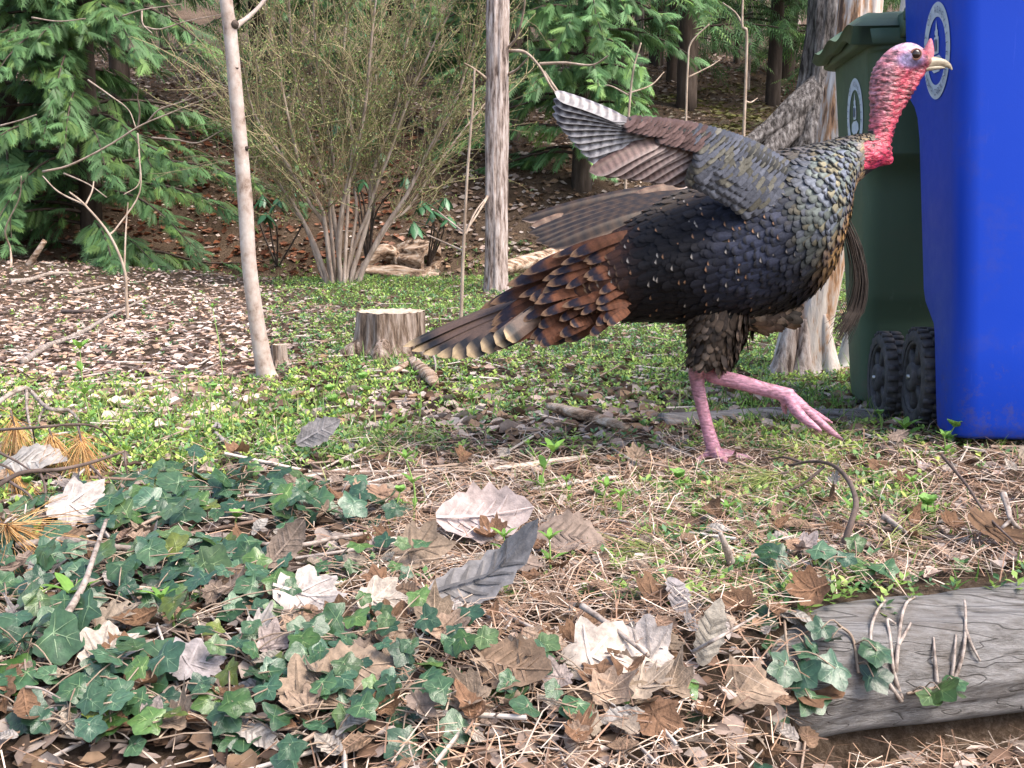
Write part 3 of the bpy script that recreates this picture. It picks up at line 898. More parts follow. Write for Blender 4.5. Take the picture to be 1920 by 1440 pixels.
# ---- the big grey tree with flaring roots
Yb = G(1500, 285)[1] + .25
bx = (1556 - 960) / F_PX * Yb
bz = float(height(bx, Yb))
t = empty('root_flared_tree', (bx, Yb, bz), 'big grey furrowed tree whose thick roots flare down the bank', 'tree')
k = Yb / F_PX
P = np.array([W(1520, 330, Yb), W(1535, 250, Yb), W(1548, 170, Yb), W(1556, 90, Yb), W(1562, 0, Yb), W(1566, -200, Yb), W(1570, -700, Yb)])
V, Q, T = tube(P, np.array([100, 74, 52, 44, 40, 38, 30]) * k, 96, 160, amp=.22, freq=22, seed=31, vfreq=1.6)
obj('trunk', V, [Q, T], M_BARK_GREY, t, smooth_=True)
for i, pp in enumerate([[(1545, 150), (1510, 190), (1465, 225), (1420, 255), (1380, 285)], [(1540, 170), (1500, 225), (1462, 262), (1430, 300)], [(1555, 170), (1535, 240), (1510, 300), (1500, 340)], [(1570, 160), (1590, 230), (1610, 290)]]):
    P = px_path(pp, Yb - .1, Yb - .55)
    V, Q, T = tube(P, np.array([26, 24, 19, 13, 7][:len(pp)]) * k, 36, 50, amp=.35, freq=9, seed=40 + i, vfreq=2)
    obj('root', V, [Q, T], M_BARK_GREY, t, smooth_=True)
mb = MB()
for i in range(10):
    q = wander(W(1568, -300 - 40 * i, Yb), [rng.normal(), rng.normal(), .6], 2.2, 7, .2)
    mb.add(*tube(q, np.linspace(.06, .01, 8), 6, cap=False))
mb.build('crown', M_BARK_GREY, t)

# ---- peeling pale tree behind the bird
bp = G(1500, 700)
t = empty('peeling_tree', bp, 'pale tree with cracked peeling orange bark standing between the bird and green bin', 'tree')
Y0 = bp[1]
k = Y0 / F_PX
P = px_path([(1494, 722), (1502, 690), (1515, 620), (1535, 530), (1558, 400), (1578, 260), (1600, 100), (1612, 0), (1635, -200), (1665, -480)], Y0, Y0 + .1)
V, Q, T = tube(P, np.array([74, 56, 48, 44, 42, 41, 40, 40, 38, 32]) * k, 96, 220, amp=.22, freq=16, seed=51, vfreq=3)
obj('trunk', V, [Q, T], M_BARK_PEEL, t, smooth_=True)
for i, pp in enumerate([[(1490, 560), (1478, 640), (1462, 700), (1440, 722)], [(1545, 590), (1552, 660), (1560, 705), (1566, 722)], [(1510, 600), (1505, 680), (1500, 722)]]):
    P = px_path(pp, Y0 - .04, Y0 - .10)
    V, Q, T = tube(P, np.array([8, 17, 20, 12][:len(pp)]) * k, 16, 40, amp=.25, freq=6, seed=60 + i)
    obj('root', V, [Q, T], M_BARK_RIDGE if i != 1 else M_BARK_PEEL, t, smooth_=True)
mb = MB()
for i in range(8):
    q = wander(P[0] * 0 + W(1655, -420, Y0), [rng.normal(), rng.normal(), .8], 1.0, 6, .15)
    mb.add(*tube(q, np.linspace(.02, .004, 7), 6, cap=False))
mb.build('crown', M_BARK_PEEL, t)

# ---- white trunk beside the green bin
bp = G(1594, 692)
t = empty('white_barked_tree', bp, 'white-barked trunk half hidden behind the green bin', 'tree')
Y0 = bp[1]
k = Y0 / F_PX
P = px_path([(1596, 705), (1600, 680), (1610, 620), (1626, 540), (1650, 400), (1690, 150), (1720, -60), (1760, -350)], Y0, Y0 + .1)
V, Q, T = tube(P, np.array([36, 30, 26, 24, 23, 22, 20, 16]) * k, 32, 90, amp=.05, freq=5, seed=71)
obj('trunk', V, [Q, T], M_BARK_BIRCH, t, smooth_=True)
mb = MB()
for i in range(8):
    q = wander(P[-1], [rng.normal(), rng.normal(), .8], 1.0, 6, .15)
    mb.add(*tube(q, np.linspace(.02, .004, 7), 6, cap=False))
mb.build('crown', M_BARK_BIRCH, t)
# ================================================================== wheeled bins
def mat_plastic(name, c, rough=.42, dirt=(.12, .09, .07)):
    m = bpy.data.materials.new(name)
    nt, nd, lk = nodes_of(m)
    b = principled(m)
    f = noise_tex(nt, 5, 8, .75)
    sc = noise_tex(nt, 60, 4, .6, (1, 1, .08))
    mx = nd.new('ShaderNodeMix')
    mx.data_type = 'RGBA'
    lk.new(ramp(nt, f, [(.52, (0,) * 3), (.85, (.35,) * 3)]), mx.inputs[0])
    mx.inputs[6].default_value = (*c, 1)
    mx.inputs[7].default_value = (*dirt, 1)
    mx2 = nd.new('ShaderNodeMix')
    mx2.data_type = 'RGBA'
    lk.new(ramp(nt, sc, [(.64, (0,) * 3), (.78, (.16,) * 3)]), mx2.inputs[0])
    lk.new(mx.outputs[2], mx2.inputs[6])
    mx2.inputs[7].default_value = (*[min(1, x * 1.5 + .12) for x in c], 1)
    # dried mud splashed up from the ground
    tc = nd.new('ShaderNodeTexCoord')
    sx = nd.new('ShaderNodeSeparateXYZ')
    lk.new(tc.outputs['Object'], sx.inputs[0])
    hm = nd.new('ShaderNodeMapRange')
    hm.inputs['From Min'].default_value, hm.inputs['From Max'].default_value = .02, .42
    hm.inputs['To Min'].default_value, hm.inputs['To Max'].default_value = .10, -.12
    lk.new(sx.outputs['Z'], hm.inputs['Value'])
    ad = nd.new('ShaderNodeMath')
    lk.new(hm.outputs[0], ad.inputs[0])
    lk.new(noise_tex(nt, 34, 8, .8), ad.inputs[1])
    mx3 = nd.new('ShaderNodeMix')
    mx3.data_type = 'RGBA'
    lk.new(ramp(nt, ad.outputs[0], [(.56, (0,) * 3), (.70, (.38,) * 3)]), mx3.inputs[0])
    lk.new(mx2.outputs[2], mx3.inputs[6])
    mx3.inputs[7].default_value = (*dirt, 1)
    lk.new(mx3.outputs[2], b.inputs['Base Color'])
    lk.new(ramp(nt, f, [(.3, (rough - .06,) * 3), (.8, (rough + .2,) * 3)]), b.inputs['Roughness'])
    b.inputs['Specular IOR Level'].default_value = .25
    bump_to(nt, b, noise_tex(nt, 260, 3, .5), .08, .002)
    return m
M_BLUE = mat_plastic('blue_bin_plastic', (.006, .050, .46))
M_GREEN = mat_plastic('green_bin_plastic', (.066, .105, .070), .5)
M_RUBBER = mat_noise('dusty_black_rubber', [(.3, (.03, .03, .034)), (.6, (.075, .07, .075)), (.85, (.17, .15, .15))], 40, rough=.75, bump=.3, bdist=.003)
M_DECAL = mat_noise('printed_white_emblem', [(.3, (.46, .52, .62)), (.7, (.58, .64, .72))], 40, rough=.5, bump=0)
M_INK = mat_noise('emblem_ink', [(.3, (.10, .12, .20)), (.7, (.16, .18, .26))], 30, rough=.6, bump=0)
M_STEEL = mat_noise('dull_steel', [(.3, (.3, .3, .3)), (.7, (.5, .5, .5))], 40, rough=.4, bump=0, metallic=.9)

class Xf:
    """local cart frame -> world; local y runs from the front of the cart to its wheeled back"""
    def __init__(s, org, ang):
        s.o = np.asarray(org, float)
        c, n = math.cos(ang), math.sin(ang)
        s.R = np.array([[c, n, 0], [-n, c, 0], [0, 0, 1]])
    def __call__(s, V):
        return np.asarray(V, float) @ s.R + s.o

def rrect(x0, x1, y0, y1, r, k=5):
    pts = []
    for cx, cy, a0 in ((x1 - r, y1 - r, 0), (x0 + r, y1 - r, PI / 2), (x0 + r, y0 + r, PI), (x1 - r, y0 + r, 1.5 * PI)):
        for i in range(k):
            a = a0 + PI / 2 * i / (k - 1)
            pts.append([cx + r * math.cos(a), cy + r * math.sin(a)])
    return np.array(pts)

def loft_rects(levels):
    rings = []
    for (z, x0, x1, y0, y1, r) in levels:
        p = rrect(x0, x1, y0, y1, r)
        rings.append(np.column_stack([p, np.full(len(p), z)]))
    n, k = len(rings), len(rings[0])
    V = np.vstack(rings + [rings[0].mean(0)[None], rings[-1].mean(0)[None]])
    Q = ring_quads(n, k)
    j = np.arange(k)
    T = np.concatenate([np.stack([np.full(k, n * k), (j + 1) % k, j], 1), np.stack([np.full(k, n * k + 1), (n - 1) * k + j, (n - 1) * k + (j + 1) % k], 1)])
    return V, Q, T

def letter_mesh(ch):
    cu = bpy.data.curves.new('letter', 'FONT')
    cu.body = ch
    cu.align_x = 'CENTER'
    o = bpy.data.objects.new('letter', cu)
    COL.objects.link(o)
    dg = bpy.context.evaluated_depsgraph_get()
    me = bpy.data.meshes.new_from_object(o.evaluated_get(dg))
    me.calc_loop_triangles()
    V = np.array([v.co[:] for v in me.vertices]) if len(me.vertices) else np.zeros((0, 3))
    T = np.array([t.vertices[:] for t in me.loop_triangles])
    bpy.data.objects.remove(o, do_unlink=True)
    bpy.data.curves.remove(cu)
    bpy.data.meshes.remove(me)
    return V, T
LET = {}
def emblem(body, xf, y0, z0, R, side_x):
    """round seal printed on the left side of a cart: ring with lettering, a stepped tower inside"""
    def place(U, V, off):
        U, V = np.asarray(U), np.asarray(V)
        return xf(np.column_stack([side_x(z0 + V) - off, y0 - U * (1 if True else -1), z0 + V]))
    th = np.linspace(0, 2 * PI, 64, endpoint=False)
    V = np.vstack([place(R * np.cos(th), R * np.sin(th), .002), place(.70 * R * np.cos(th), .70 * R * np.sin(th), .002)])
    j = np.arange(64)
    ring = obj('seal_ring', V, np.stack([j, (j + 1) % 64, 64 + (j + 1) % 64, 64 + j], 1), M_DECAL, body)
    mb = MB()
    def text(s, a0, a1, rad, flip=False):
        for i, ch in enumerate(s):
            if ch == ' ': continue
            if ch not in LET: LET[ch] = letter_mesh(ch)
            v, t = LET[ch]
            a = a0 + (a1 - a0) * i / (len(s) - 1)
            h = .20 * R
            u, w = v[:, 0] * h, (v[:, 1] - .35) * h
            if flip: u, w = -u, -w
            # tangent (clockwise) and outward axes
            U = rad * math.cos(a) + u * math.sin(a) + w * math.cos(a)
            Vv = rad * math.sin(a) - u * math.cos(a) + w * math.sin(a)
            mb.add(place(U, Vv, .0045), T=t)
    text('CITY OF ASHEVILLE', math.radians(190), math.radians(-10), .85 * R)
    text('NORTH CAROLINA', math.radians(215), math.radians(325), .85 * R, True)
    mb.build('lettering', M_INK, ring, kind='stuff')
    # tower with stepped top standing on a broad wing
    def poly(pts, off, mat, name):
        U, Vv = np.array(pts).T * R
        n = len(pts)
        P = place(U, Vv, off)
        c = P.mean(0)[None]
        k = np.arange(n)
        obj(name, np.vstack([P, c]), np.stack([np.full(n, n), k, (k + 1) % n], 1), mat, body)
    poly([(-.16, -.06), (-.16, .30), (-.12, .30), (-.12, .42), (-.06, .44), (0, .64), (.07, .44), (.12, .42), (.12, .30), (.17, .28), (.17, -.06)], .002, M_DECAL, 'seal_tower')
    poly([(-.42, -.34), (-.40, -.16), (-.2, -.10), (.2, -.10), (.42, -.20), (.44, -.34), (.2, -.44), (-.2, -.44)], .002, M_DECAL, 'seal_wing')
    poly([(-.08, .0), (-.08, .24), (.08, .24), (.08, .0)], .0045, M_INK, 'seal_window')

def wheel(parent, xf, c, r, w):
    """axis along local x; outer side at -x"""
    def ringset(rx, k=40):
        th = np.linspace(0, 2 * PI, k, endpoint=False)
        V = np.concatenate([np.column_stack([np.full(k, x), rr * np.cos(th), rr * np.sin(th)]) for (x, rr) in rx])
        return V, ring_quads(len(rx), k)
    C = np.asarray(c, float)
    tyre_rx = [(-w * .5, r * .74), (-w * .52, r * .80), (-w * .5, r * .92), (-w * .38, r * .97), (w * .38, r * .97), (w * .5, r * .92), (w * .5, r * .74), (-w * .5, r * .74)]
    V, Q = ringset(tyre_rx)
    wh = obj('wheel', xf(V + C), Q, M_RUBBER, parent, smooth_=False)
    mb = MB()
    for i in range(26):
        for sgn in (-1, 1):
            a = (i + (.5 if sgn > 0 else 0)) / 26 * 2 * PI
            v, q = box((sgn * w * .24, 0, r * .985), (w * .44, r * .11, r * .07))
            ca, sa = math.cos(a), math.sin(a)
            v = v @ np.array([[1, 0, 0], [0, ca, sa], [0, -sa, ca]])
            mb.add(xf(v + C), q)
    mb.build('tread', M_RUBBER, wh, kind='stuff')
    mb = MB()
    V, Q = ringset([(-w * .40, r * .76), (-w * .47, r * .72), (-w * .40, r * .66), (w * .1, r * .66), (w * .1, r * .76)])
    mb.add(xf(V + C), Q)
    for i in range(6):
        a = i / 6 * 2 * PI + .2
        ca, sa = math.cos(a), math.sin(a)
        v = np.array([[x, t * hw, z] for z, hw, x0 in ((r * .22, r * .075, -.42), (r * .70, r * .13, -.36)) for x, t in ((w * x0, 1), (w * x0, -1), (w * .05, -1), (w * .05, 1))])
        v = v @ np.array([[1, 0, 0], [0, ca, sa], [0, -sa, ca]])
        mb.add(xf(v + C), np.array([[0, 1, 5, 4], [1, 2, 6, 5], [2, 3, 7, 6], [3, 0, 4, 7], [0, 3, 2, 1], [4, 5, 6, 7]]))
    mb.build('rim', M_RUBBER, wh)
    V, Q = ringset([(-w * .5, .001), (-w * .62, r * .12), (-w * .62, r * .24), (-w * .54, r * .30), (w * .1, r * .30)], 24)
    obj('hub', xf(V + C), Q, M_RUBBER, wh)
    V, Q = ringset([(-w * .70, .001), (-w * .70, r * .05), (-w * .55, r * .05)], 10)
    obj('axle_end', xf(V + C), Q, M_STEEL, wh)

def cart(label, org, ang, Wd, D, H, mat, flip, seal, T_=.035, rec=(.14, .26), wx=.03, wy=-.13, ft=.03, z0=.030):
    """org = ground point under the near-left corner; local x to the right, local y away from the viewer.
    flip: the wheeled back is at the near side (y = 0) instead of the far side"""
    e = empty('wheelie_bin', org, label, 'bin')
    xf = Xf(org, ang)
    def yy(a, b):
        return (D - b, D - a) if flip else (a, b)
    tp = lambda z: T_ * (1 - z / H)
    lv = []
    def lev(z, back_in, front_in=0.0, r=.05):
        y0, y1 = yy(ft * (1 - z / H) + front_in, D - back_in)
        z = max(z, z0 + .1 * (z - .03))
        lv.append((z, tp(z), Wd - tp(z), y0, y1, r))
    ra, rb = rec
    lev(.030, rb + .02, .03, .04)
    lev(.038, rb + .005, .012, .05)
    lev(.07, rb, 0)
    lev(.26, rb - .01)
    lev(.285, rb - .02)
    lev(.33, ra + .03)
    lev(.36, ra + .015)
    lev(H * .60, ra * .92)
    lev(H * .64, ra * .80)
    lev(H * .665, ra * .6)
    lev(H * .685, ra * .28)
    lev(H * .70, ra * .1)
    lev(H * .95, .0)
    lev(H * .955, -.012)
    lev(H, -.014)
    V, Q, T = loft_rects(lv)
    body = obj('body', xf(V), [Q, T], mat, e)
    md = body.modifiers.new('soft_edges', 'BEVEL')
    md.width, md.segments, md.limit_method, md.angle_limit = .004, 2, 'ANGLE', math.radians(25)
    # rim under the lid
    y0, y1 = yy(-.022, D + .02)
    V, Q, T = loft_rects([(H * .965, -.02, Wd + .02, y0, y1, .05), (H * .965 + .004, -.028, Wd + .028, y0 - .006, y1 + .006, .055), (H + .004, -.028, Wd + .028, y0 - .006, y1 + .006, .055)])
    obj('rim', xf(V), [Q, T], mat, e)
    # lid: wavy overhanging edge and a domed top
    y0, y1 = yy(-.05, D + .015)
    nx, ny = 26, 30
    X, Yg = np.meshgrid(np.linspace(-.045, Wd + .045, nx), np.linspace(y0, y1, ny))
    u, v = (X - X.min()) / (X.max() - X.min()) * 2 - 1, (Yg - y0) / (y1 - y0) * 2 - 1
    edge = np.maximum(abs(u), abs(v))
    top = H + .018 + .045 * (1 - np.clip(edge, 0, 1) ** 6) + .012 * (1 - u ** 2) * (1 - v ** 2) + .010 * np.sin(v * 7) * (edge > .8)
    Vt = np.stack([X, Yg, top], -1).reshape(-1, 3)
    Qt = ring_quads(ny, nx, closed=False)
    per = np.concatenate([np.arange(nx), np.arange(1, ny) * nx + nx - 1, (ny - 1) * nx + np.arange(nx - 2, -1, -1), np.arange(ny - 2, 0, -1) * nx])
    sk = Vt[per].copy()
    sk[:, 2] -= .038 + .010 * np.sin(v.reshape(-1)[per] * 5)
    cen = np.array([Wd / 2, (y0 + y1) / 2, 0])
    sk[:, :2] += (sk[:, :2] - cen[:2]) * .02
    nsk = len(Vt)
    kk = np.arange(len(per))
    Qs = np.stack([per, per[(kk + 1) % len(per)], nsk + (kk + 1) % len(per), nsk + kk], 1)
    sk2 = sk.copy()
    sk2[:, :2] += (cen[:2] - sk2[:, :2]) * .06
    Qs2 = np.stack([nsk + kk, nsk + (kk + 1) % len(per), nsk + len(per) + (kk + 1) % len(per), nsk + len(per) + kk], 1)
    obj('lid', xf(np.vstack([Vt, sk, sk2])), [Qt, Qs, Qs2], mat, e, smooth_=False)
    # handle bar over the wheeled side, its arms and hinge blocks
    yb = -.075 if flip else D + .075
    yin = .0 if flip else D
    V, Q, T = tube(xf([[.07, yb, H + .03], [Wd - .07, yb, H + .03]]), .016, 12, 4)
    hd = obj('handle', V, [Q, T], mat, e, smooth_=True)
    for xx in (.09, Wd / 2, Wd - .09):
        v, q = box((xx, (yb + yin) / 2, H + .01), (.035, abs(yb - yin) + .02, .06))
        obj('hinge', xf(v), q, mat, hd)
    # wheels in the recess at the bottom of the back
    r, w = .128, .058
    yw = -wy if flip else D + wy
    wheel(e, xf, (wx, yw, r * 1.0), r, w)
    wheel(e, Xf(xf([[Wd - wx, yw, r]])[0] - np.array([0, 0, 0]), ang + PI), (0, 0, 0), r, w)
    V, Q, T = tube(xf([[wx, yw, r], [Wd - wx, yw, r]]), .011, 10, 3)
    obj('axle', V, [Q, T], M_STEEL, e, smooth_=True)
    # axle brackets
    for xx in (wx + .08, Wd - wx - .08):
        yb2 = (yw + .075) if flip else (yw - .075)
        v, q = box((xx, (yw + yb2) / 2 + (.02 if flip else -.02), r), (.03, .20, .09))
        obj('bracket', xf(v), q, mat, e)
    # raised ribs on the front
    if not flip:
        for xx in (Wd * .29, Wd * .62):
            v, q = box((xx, -.003 + .0, H * .93), (.014, .02, .17))
            obj('rib', xf(v), q, mat, e)
    if seal:
        ys, zs, R = seal
        side = lambda z: T_ * (1 - np.asarray(z) / H)
        emblem(body, xf, ys, zs, R, side)
    return e

ang = math.radians(-5.7)
gb = float(height(1.0, 2.6))
gg = float(height(1.05, 3.05))
cart('tall blue plastic wheelie bin with a round white seal and flat front', (.945, 2.46, gb), ang, .62, .50, 1.22, M_BLUE, False, (.165, .935 - gb, .108), .08, wx=.085)
cart('dark green plastic wheelie bin with closed wavy lid behind the blue bin', (.948, 3.02, gg), ang, .56, .54, 1.06, M_GREEN, True, (.20, .835 - gg, .108), .07, (.10, .17), .10, -.03, .15)

# ================================================================== stumps, logs and sticks
M_WOOD_GREY = mat_noise('weathered_grey_log', [(.36, (.018, .014, .012)), (.405, (.14, .125, .115)), (.55, (.23, .21, .20)), (.8, (.33, .315, .31))], 8, (.7, 9, 9), rough=.9, bump=.9, bdist=.01)
M_STUMP = mat_noise('old_stump_wood', [(.36, (.025, .016, .012)), (.46, (.16, .11, .08)), (.6, (.37, .295, .25)), (.8, (.52, .45, .41))], 36, (1, 1, .13), rough=.95, bump=1.0, bdist=.02)
M_ROT = mat_noise('rotten_pale_wood', [(.38, (.05, .028, .018)), (.48, (.32, .21, .14)), (.64, (.58, .47, .38)), (.85, (.72, .63, .56))], 24, (.25, 1, 1), rough=.95, bump=1.0, bdist=.03)
M_CUT = mat_noise('cut_wood', [(.3, (.34, .23, .15)), (.7, (.62, .52, .42))], 50, rough=.9, bump=.4)
M_STICK = mat_noise('dry_stick', [(.34, (.10, .07, .055)), (.5, (.30, .245, .21)), (.75, (.46, .40, .36))], 60, (1, 1, 1), rough=.85, bump=.5, bdist=.004)
M_STICK_D = mat_noise('dark_stick', [(.3, (.05, .035, .028)), (.6, (.14, .10, .085)), (.9, (.28, .23, .21))], 30, rough=.85, bump=.5, bdist=.004)
M_BARKCHIP = mat_noise('pale_bark_strip', [(.3, (.40, .30, .22)), (.6, (.66, .57, .49)), (.85, (.78, .71, .65))], 25, (1, 3, 1), rough=.85, bump=.6, bdist=.006)

def stump(label, px, py_base, py_top, w_px, amp=.28, sides=80, tilt=0):
    b = G(px, py_base)
    k = b[1] / F_PX
    H = (py_base - py_top) * k
    r = w_px * k / 2
    t = empty('tree_stump', b, label, 'stump')
    P = np.array([b + [0, 0, -.06], b + [0, 0, .02], b + [tilt * H * .3, 0, H * .35], b + [tilt * H, 0, H]])
    V, Q, T = tube(P, np.array([1.4, 1.12, 1.0, .93]) * r, sides, 36, amp=amp, freq=15, seed=int(px), cap=False, vfreq=2)
    top = V[-sides:].copy()
    obj('wood', V, Q, M_STUMP, t, smooth_=True)
    th = np.arange(sides)
    c = top.mean(0)
    rings, n = [], 5
    for i in range(n):
        f = 1 - i / n
        q = c + (top - c) * f
        q[:, 2] += .01 * vnoise(q[:, 0] * 60, q[:, 1] * 60, 4) - .004 * (i > 0)
        rings.append(q)
    V = np.vstack(rings + [c[None]])
    Q = ring_quads(n, sides)
    T = np.stack([(n - 1) * sides + th, (n - 1) * sides + (th + 1) % sides, np.full(sides, n * sides)], 1)
    obj('cut_face', V, [Q, T], M_CUT, t)
    for i in range(6):
        a = i / 6 * 2 * PI + .4
        d = np.array([math.cos(a), math.sin(a), 0])
        P = np.array([b + d * r * .8 + [0, 0, H * .35], b + d * r * 1.2 + [0, 0, .05 * H + .015], b + d * r * 1.7 + [0, 0, -.02]])
        V, Q, T = tube(P, np.array([.22, .26, .12]) * r, 10, 14, amp=.2, freq=4, seed=i)
        obj('root', V, [Q, T], M_STUMP, t, smooth_=True)
stump('weathered furrowed tree stump with a flat cut top beside the tail', 733, 668, 583, 128)
stump('tiny broken stump just behind the foot of the leaning young tree', 524, 690, 645, 32, .2, 32)

def log_obj(name, label, cat, P, R, mat, sides=32, n=60, amp=.08, freq=8, seed=0, group=None, vfreq=3.0, hollow=0, endmat=None):
    P = np.asarray(P, float)
    b = P[0].copy()
    V, Q, T = tube(P, R, sides, n, amp=amp, freq=freq, seed=seed, cap=not hollow, vfreq=vfreq)
    if not hollow:
        return obj(name, V, [Q, T], mat, None, None, True, b, label=label, cat=cat, group=group)
    e = empty(name, b, label, cat, group)
    obj('shell', V, Q, mat, e, smooth_=True)
    V2, Q2, T2 = tube(P, np.asarray(R) * hollow, sides, n, amp=amp * 2, freq=freq, seed=seed + 5, cap=False, vfreq=vfreq)
    obj('hollow', V2, Q2[:, ::-1], mat, e, smooth_=True)
    a, c = V[-sides:], V2[-sides:]
    j = np.arange(sides)
    obj('broken_end', np.vstack([a, c]), np.stack([j, (j + 1) % sides, sides + (j + 1) % sides, sides + j], 1), endmat or mat, e)
    a, c = V[:sides], V2[:sides]
    obj('broken_end', np.vstack([a, c]), np.stack([j, (j + 1) % sides, sides + (j + 1) % sides, sides + j], 1), endmat or mat, e)
    return e

# foreground log
def log_material():
    m = bpy.data.materials.new('cracked_weathered_log')
    nt, nd, lk = nodes_of(m)
    b = principled(m)
    g = noise_tex(nt, 14, 8, .75, (.25, 7, 7), rot=(0, 0, -.27))
    base = ramp(nt, g, [(.30, (.075, .066, .06)), (.46, (.18, .168, .16)), (.6, (.26, .248, .242)), (.8, (.36, .35, .35))])
    c = noise_tex(nt, 4, 2, .45, (.16, 8, 8), rot=(0, 0, -.27))
    mt = nd.new('ShaderNodeMath')
    mt.operation = 'SUBTRACT'
    lk.new(c, mt.inputs[0])
    mt.inputs[1].default_value = .5
    ab = nd.new('ShaderNodeMath')
    ab.operation = 'ABSOLUTE'
    lk.new(mt.outputs[0], ab.inputs[0])
    cr = ramp(nt, ab.outputs[0], [(.0015, (.55,) * 3), (.010, (1,) * 3)])
    mx = nd.new('ShaderNodeMix')
    mx.data_type = 'RGBA'
    lk.new(cr, mx.inputs[0])
    mx.inputs[6].default_value = (.02, .015, .012, 1)
    lk.new(base, mx.inputs[7])
    st = ramp(nt, noise_tex(nt, 9, 6, .7), [(.50, (0,) * 3), (.72, (.55,) * 3)])
    m2 = nd.new('ShaderNodeMix')
    m2.data_type = 'RGBA'
    lk.new(st, m2.inputs[0])
    lk.new(mx.outputs[2], m2.inputs[6])
    m2.inputs[7].default_value = (.10, .072, .05, 1)
    lk.new(m2.outputs[2], b.inputs['Base Color'])
    b.inputs['Roughness'].default_value = .9
    b.inputs['Specular IOR Level'].default_value = .2
    a2 = nd.new('ShaderNodeMath')
    a2.operation = 'MULTIPLY_ADD'
    lk.new(cr, a2.inputs[0])
    a2.inputs[1].default_value = .8
    lk.new(g, a2.inputs[2])
    bump_to(nt, b, a2.outputs[0], 1.0, .008)
    return m
M_LOG = log_material()
la = lambda x: np.array([x, 1.405 + .28 * x, -.100 - .10 * smooth(.40, .0, x)])
LOG_R = np.linspace(.088, .106, 9)
xs = np.linspace(.05, 1.6, 9)
flog = log_obj('fallen_log', 'thick weathered grey log with long cracks half sunk in the bank', 'log', [la(x) for x in xs], LOG_R, M_LOG, 96, 240, .11, 20, 80, vfreq=1.6)
flog.rotation_euler = (0, 0, 0)

# grey timber strip behind the legs
p0, p1 = G(1240, 800), G(1640, 792)
V, Q, T = tube([p0 + [0, 0, .0], (p0 + p1) / 2 + [0, 0, .006], p1], [.035, .04, .038], 20, 60, amp=.12, freq=7, seed=90)
obj('sunken_timber', V, [Q, T], M_WOOD_GREY, None, None, True, p0, label='low grey timber lying along the ground behind the pink legs', cat='timber')

# rotten logs by the shrub
def at(px, py, Y, dz=0):
    return W(px, py, Y) + [0, 0, dz]
Yr = G(750, 518)[1]
log_obj('rotten_log', 'short hollow rotten log with a broken pale end facing right', 'log', [at(735, 482, Yr + .25), at(770, 485, Yr + .1), at(812, 490, Yr - .05)], np.array([24, 30, 33]) * Yr / F_PX, M_ROT, 56, 40, .45, 14, 100, hollow=.6)
log_obj('rotten_root', 'curved bleached root arching over beside the hollow rotten log', 'log', [at(665, 515, Yr - .1), at(690, 492, Yr - .1), at(718, 472, Yr - .05), at(738, 478, Yr), at(748, 500, Yr)], np.array([5, 9, 14, 13, 9]) * Yr / F_PX, M_ROT, 28, 50, .4, 9, 101)
log_obj('rotten_beam', 'split flat rotten beam lying under the hollow log', 'log', [at(672, 508, Yr - .2), at(740, 512, Yr - .2), at(822, 522, Yr - .2)], np.array([9, 14, 11]) * Yr / F_PX, M_ROT, 28, 50, .45, 9, 102)
log_obj('fallen_log', 'fallen log slanting up the brown earth bank behind the leaning tree', 'log', [at(440, 462, 11.4), at(490, 440, 11.6), at(560, 392, 12.0)], np.array([13, 15, 15]) * 11.4 / F_PX, M_BARK_DARK, 20, 30, .1, 6, 103)
log_obj('fallen_log', 'pale fallen log lying behind the ridged tree above the tail coverts', 'log', [at(940, 505, 9.0), at(985, 492, 9.2), at(1060, 470, 9.6)], np.array([14, 14, 12]) * 9.2 / F_PX, M_ROT, 20, 30, .2, 6, 104)

def stick(label, pts, r_px, mat=M_STICK, lift=.012, name='stick', cat='stick', forks=(), group=None, arch=None, n=40, amp=.1, sides=8):
    """pixel polyline lying on the ground; arch = extra heights per point (m)"""
    P = np.array([G(x, y) for x, y in pts])
    if arch is not None:
        # a raised point keeps its pixel: the ray is met nearer the camera at that height
        for i, h_ in enumerate(arch):
            if h_ > 0:
                d = ray(*pts[i])
                zt = P[i, 2] + h_
                P[i] = np.array([0, 0, CAM_H]) + d * ((zt - CAM_H) / d[2])
    k = P[:, 1].mean() / F_PX
    P[:, 2] += lift + r_px * k * .3
    r = np.linspace(r_px, r_px * .5, len(P)) * k
    V, Q, T = tube(P, r, sides, n, amp=amp, freq=4, seed=int(pts[0][0]))
    if not forks:
        return obj(name, V, [Q, T], mat, None, None, True, P[0], label=label, cat=cat, group=group)
    e = empty(name, P[0], label, cat, group)
    obj('main_stem', V, [Q, T], mat, e, smooth_=True)
    for f in forks:
        fp = [np.array(q[:2], float) for q in f]
        Pf = []
        for i, q in enumerate(f):
            g = G(q[0], q[1])
            h_ = q[2] if len(q) > 2 else 0
            if h_ > 0:
                d = ray(q[0], q[1])
                g = np.array([0, 0, CAM_H]) + d * ((g[2] + h_ - CAM_H) / d[2])
            Pf.append(g + [0, 0, lift])
        V, Q, T = tube(Pf, np.linspace(r_px * .6, r_px * .3, len(Pf)) * k, 6, 24, amp=.08, freq=3)
        obj('side_twig', V, [Q, T], mat, e, smooth_=True)
    return e

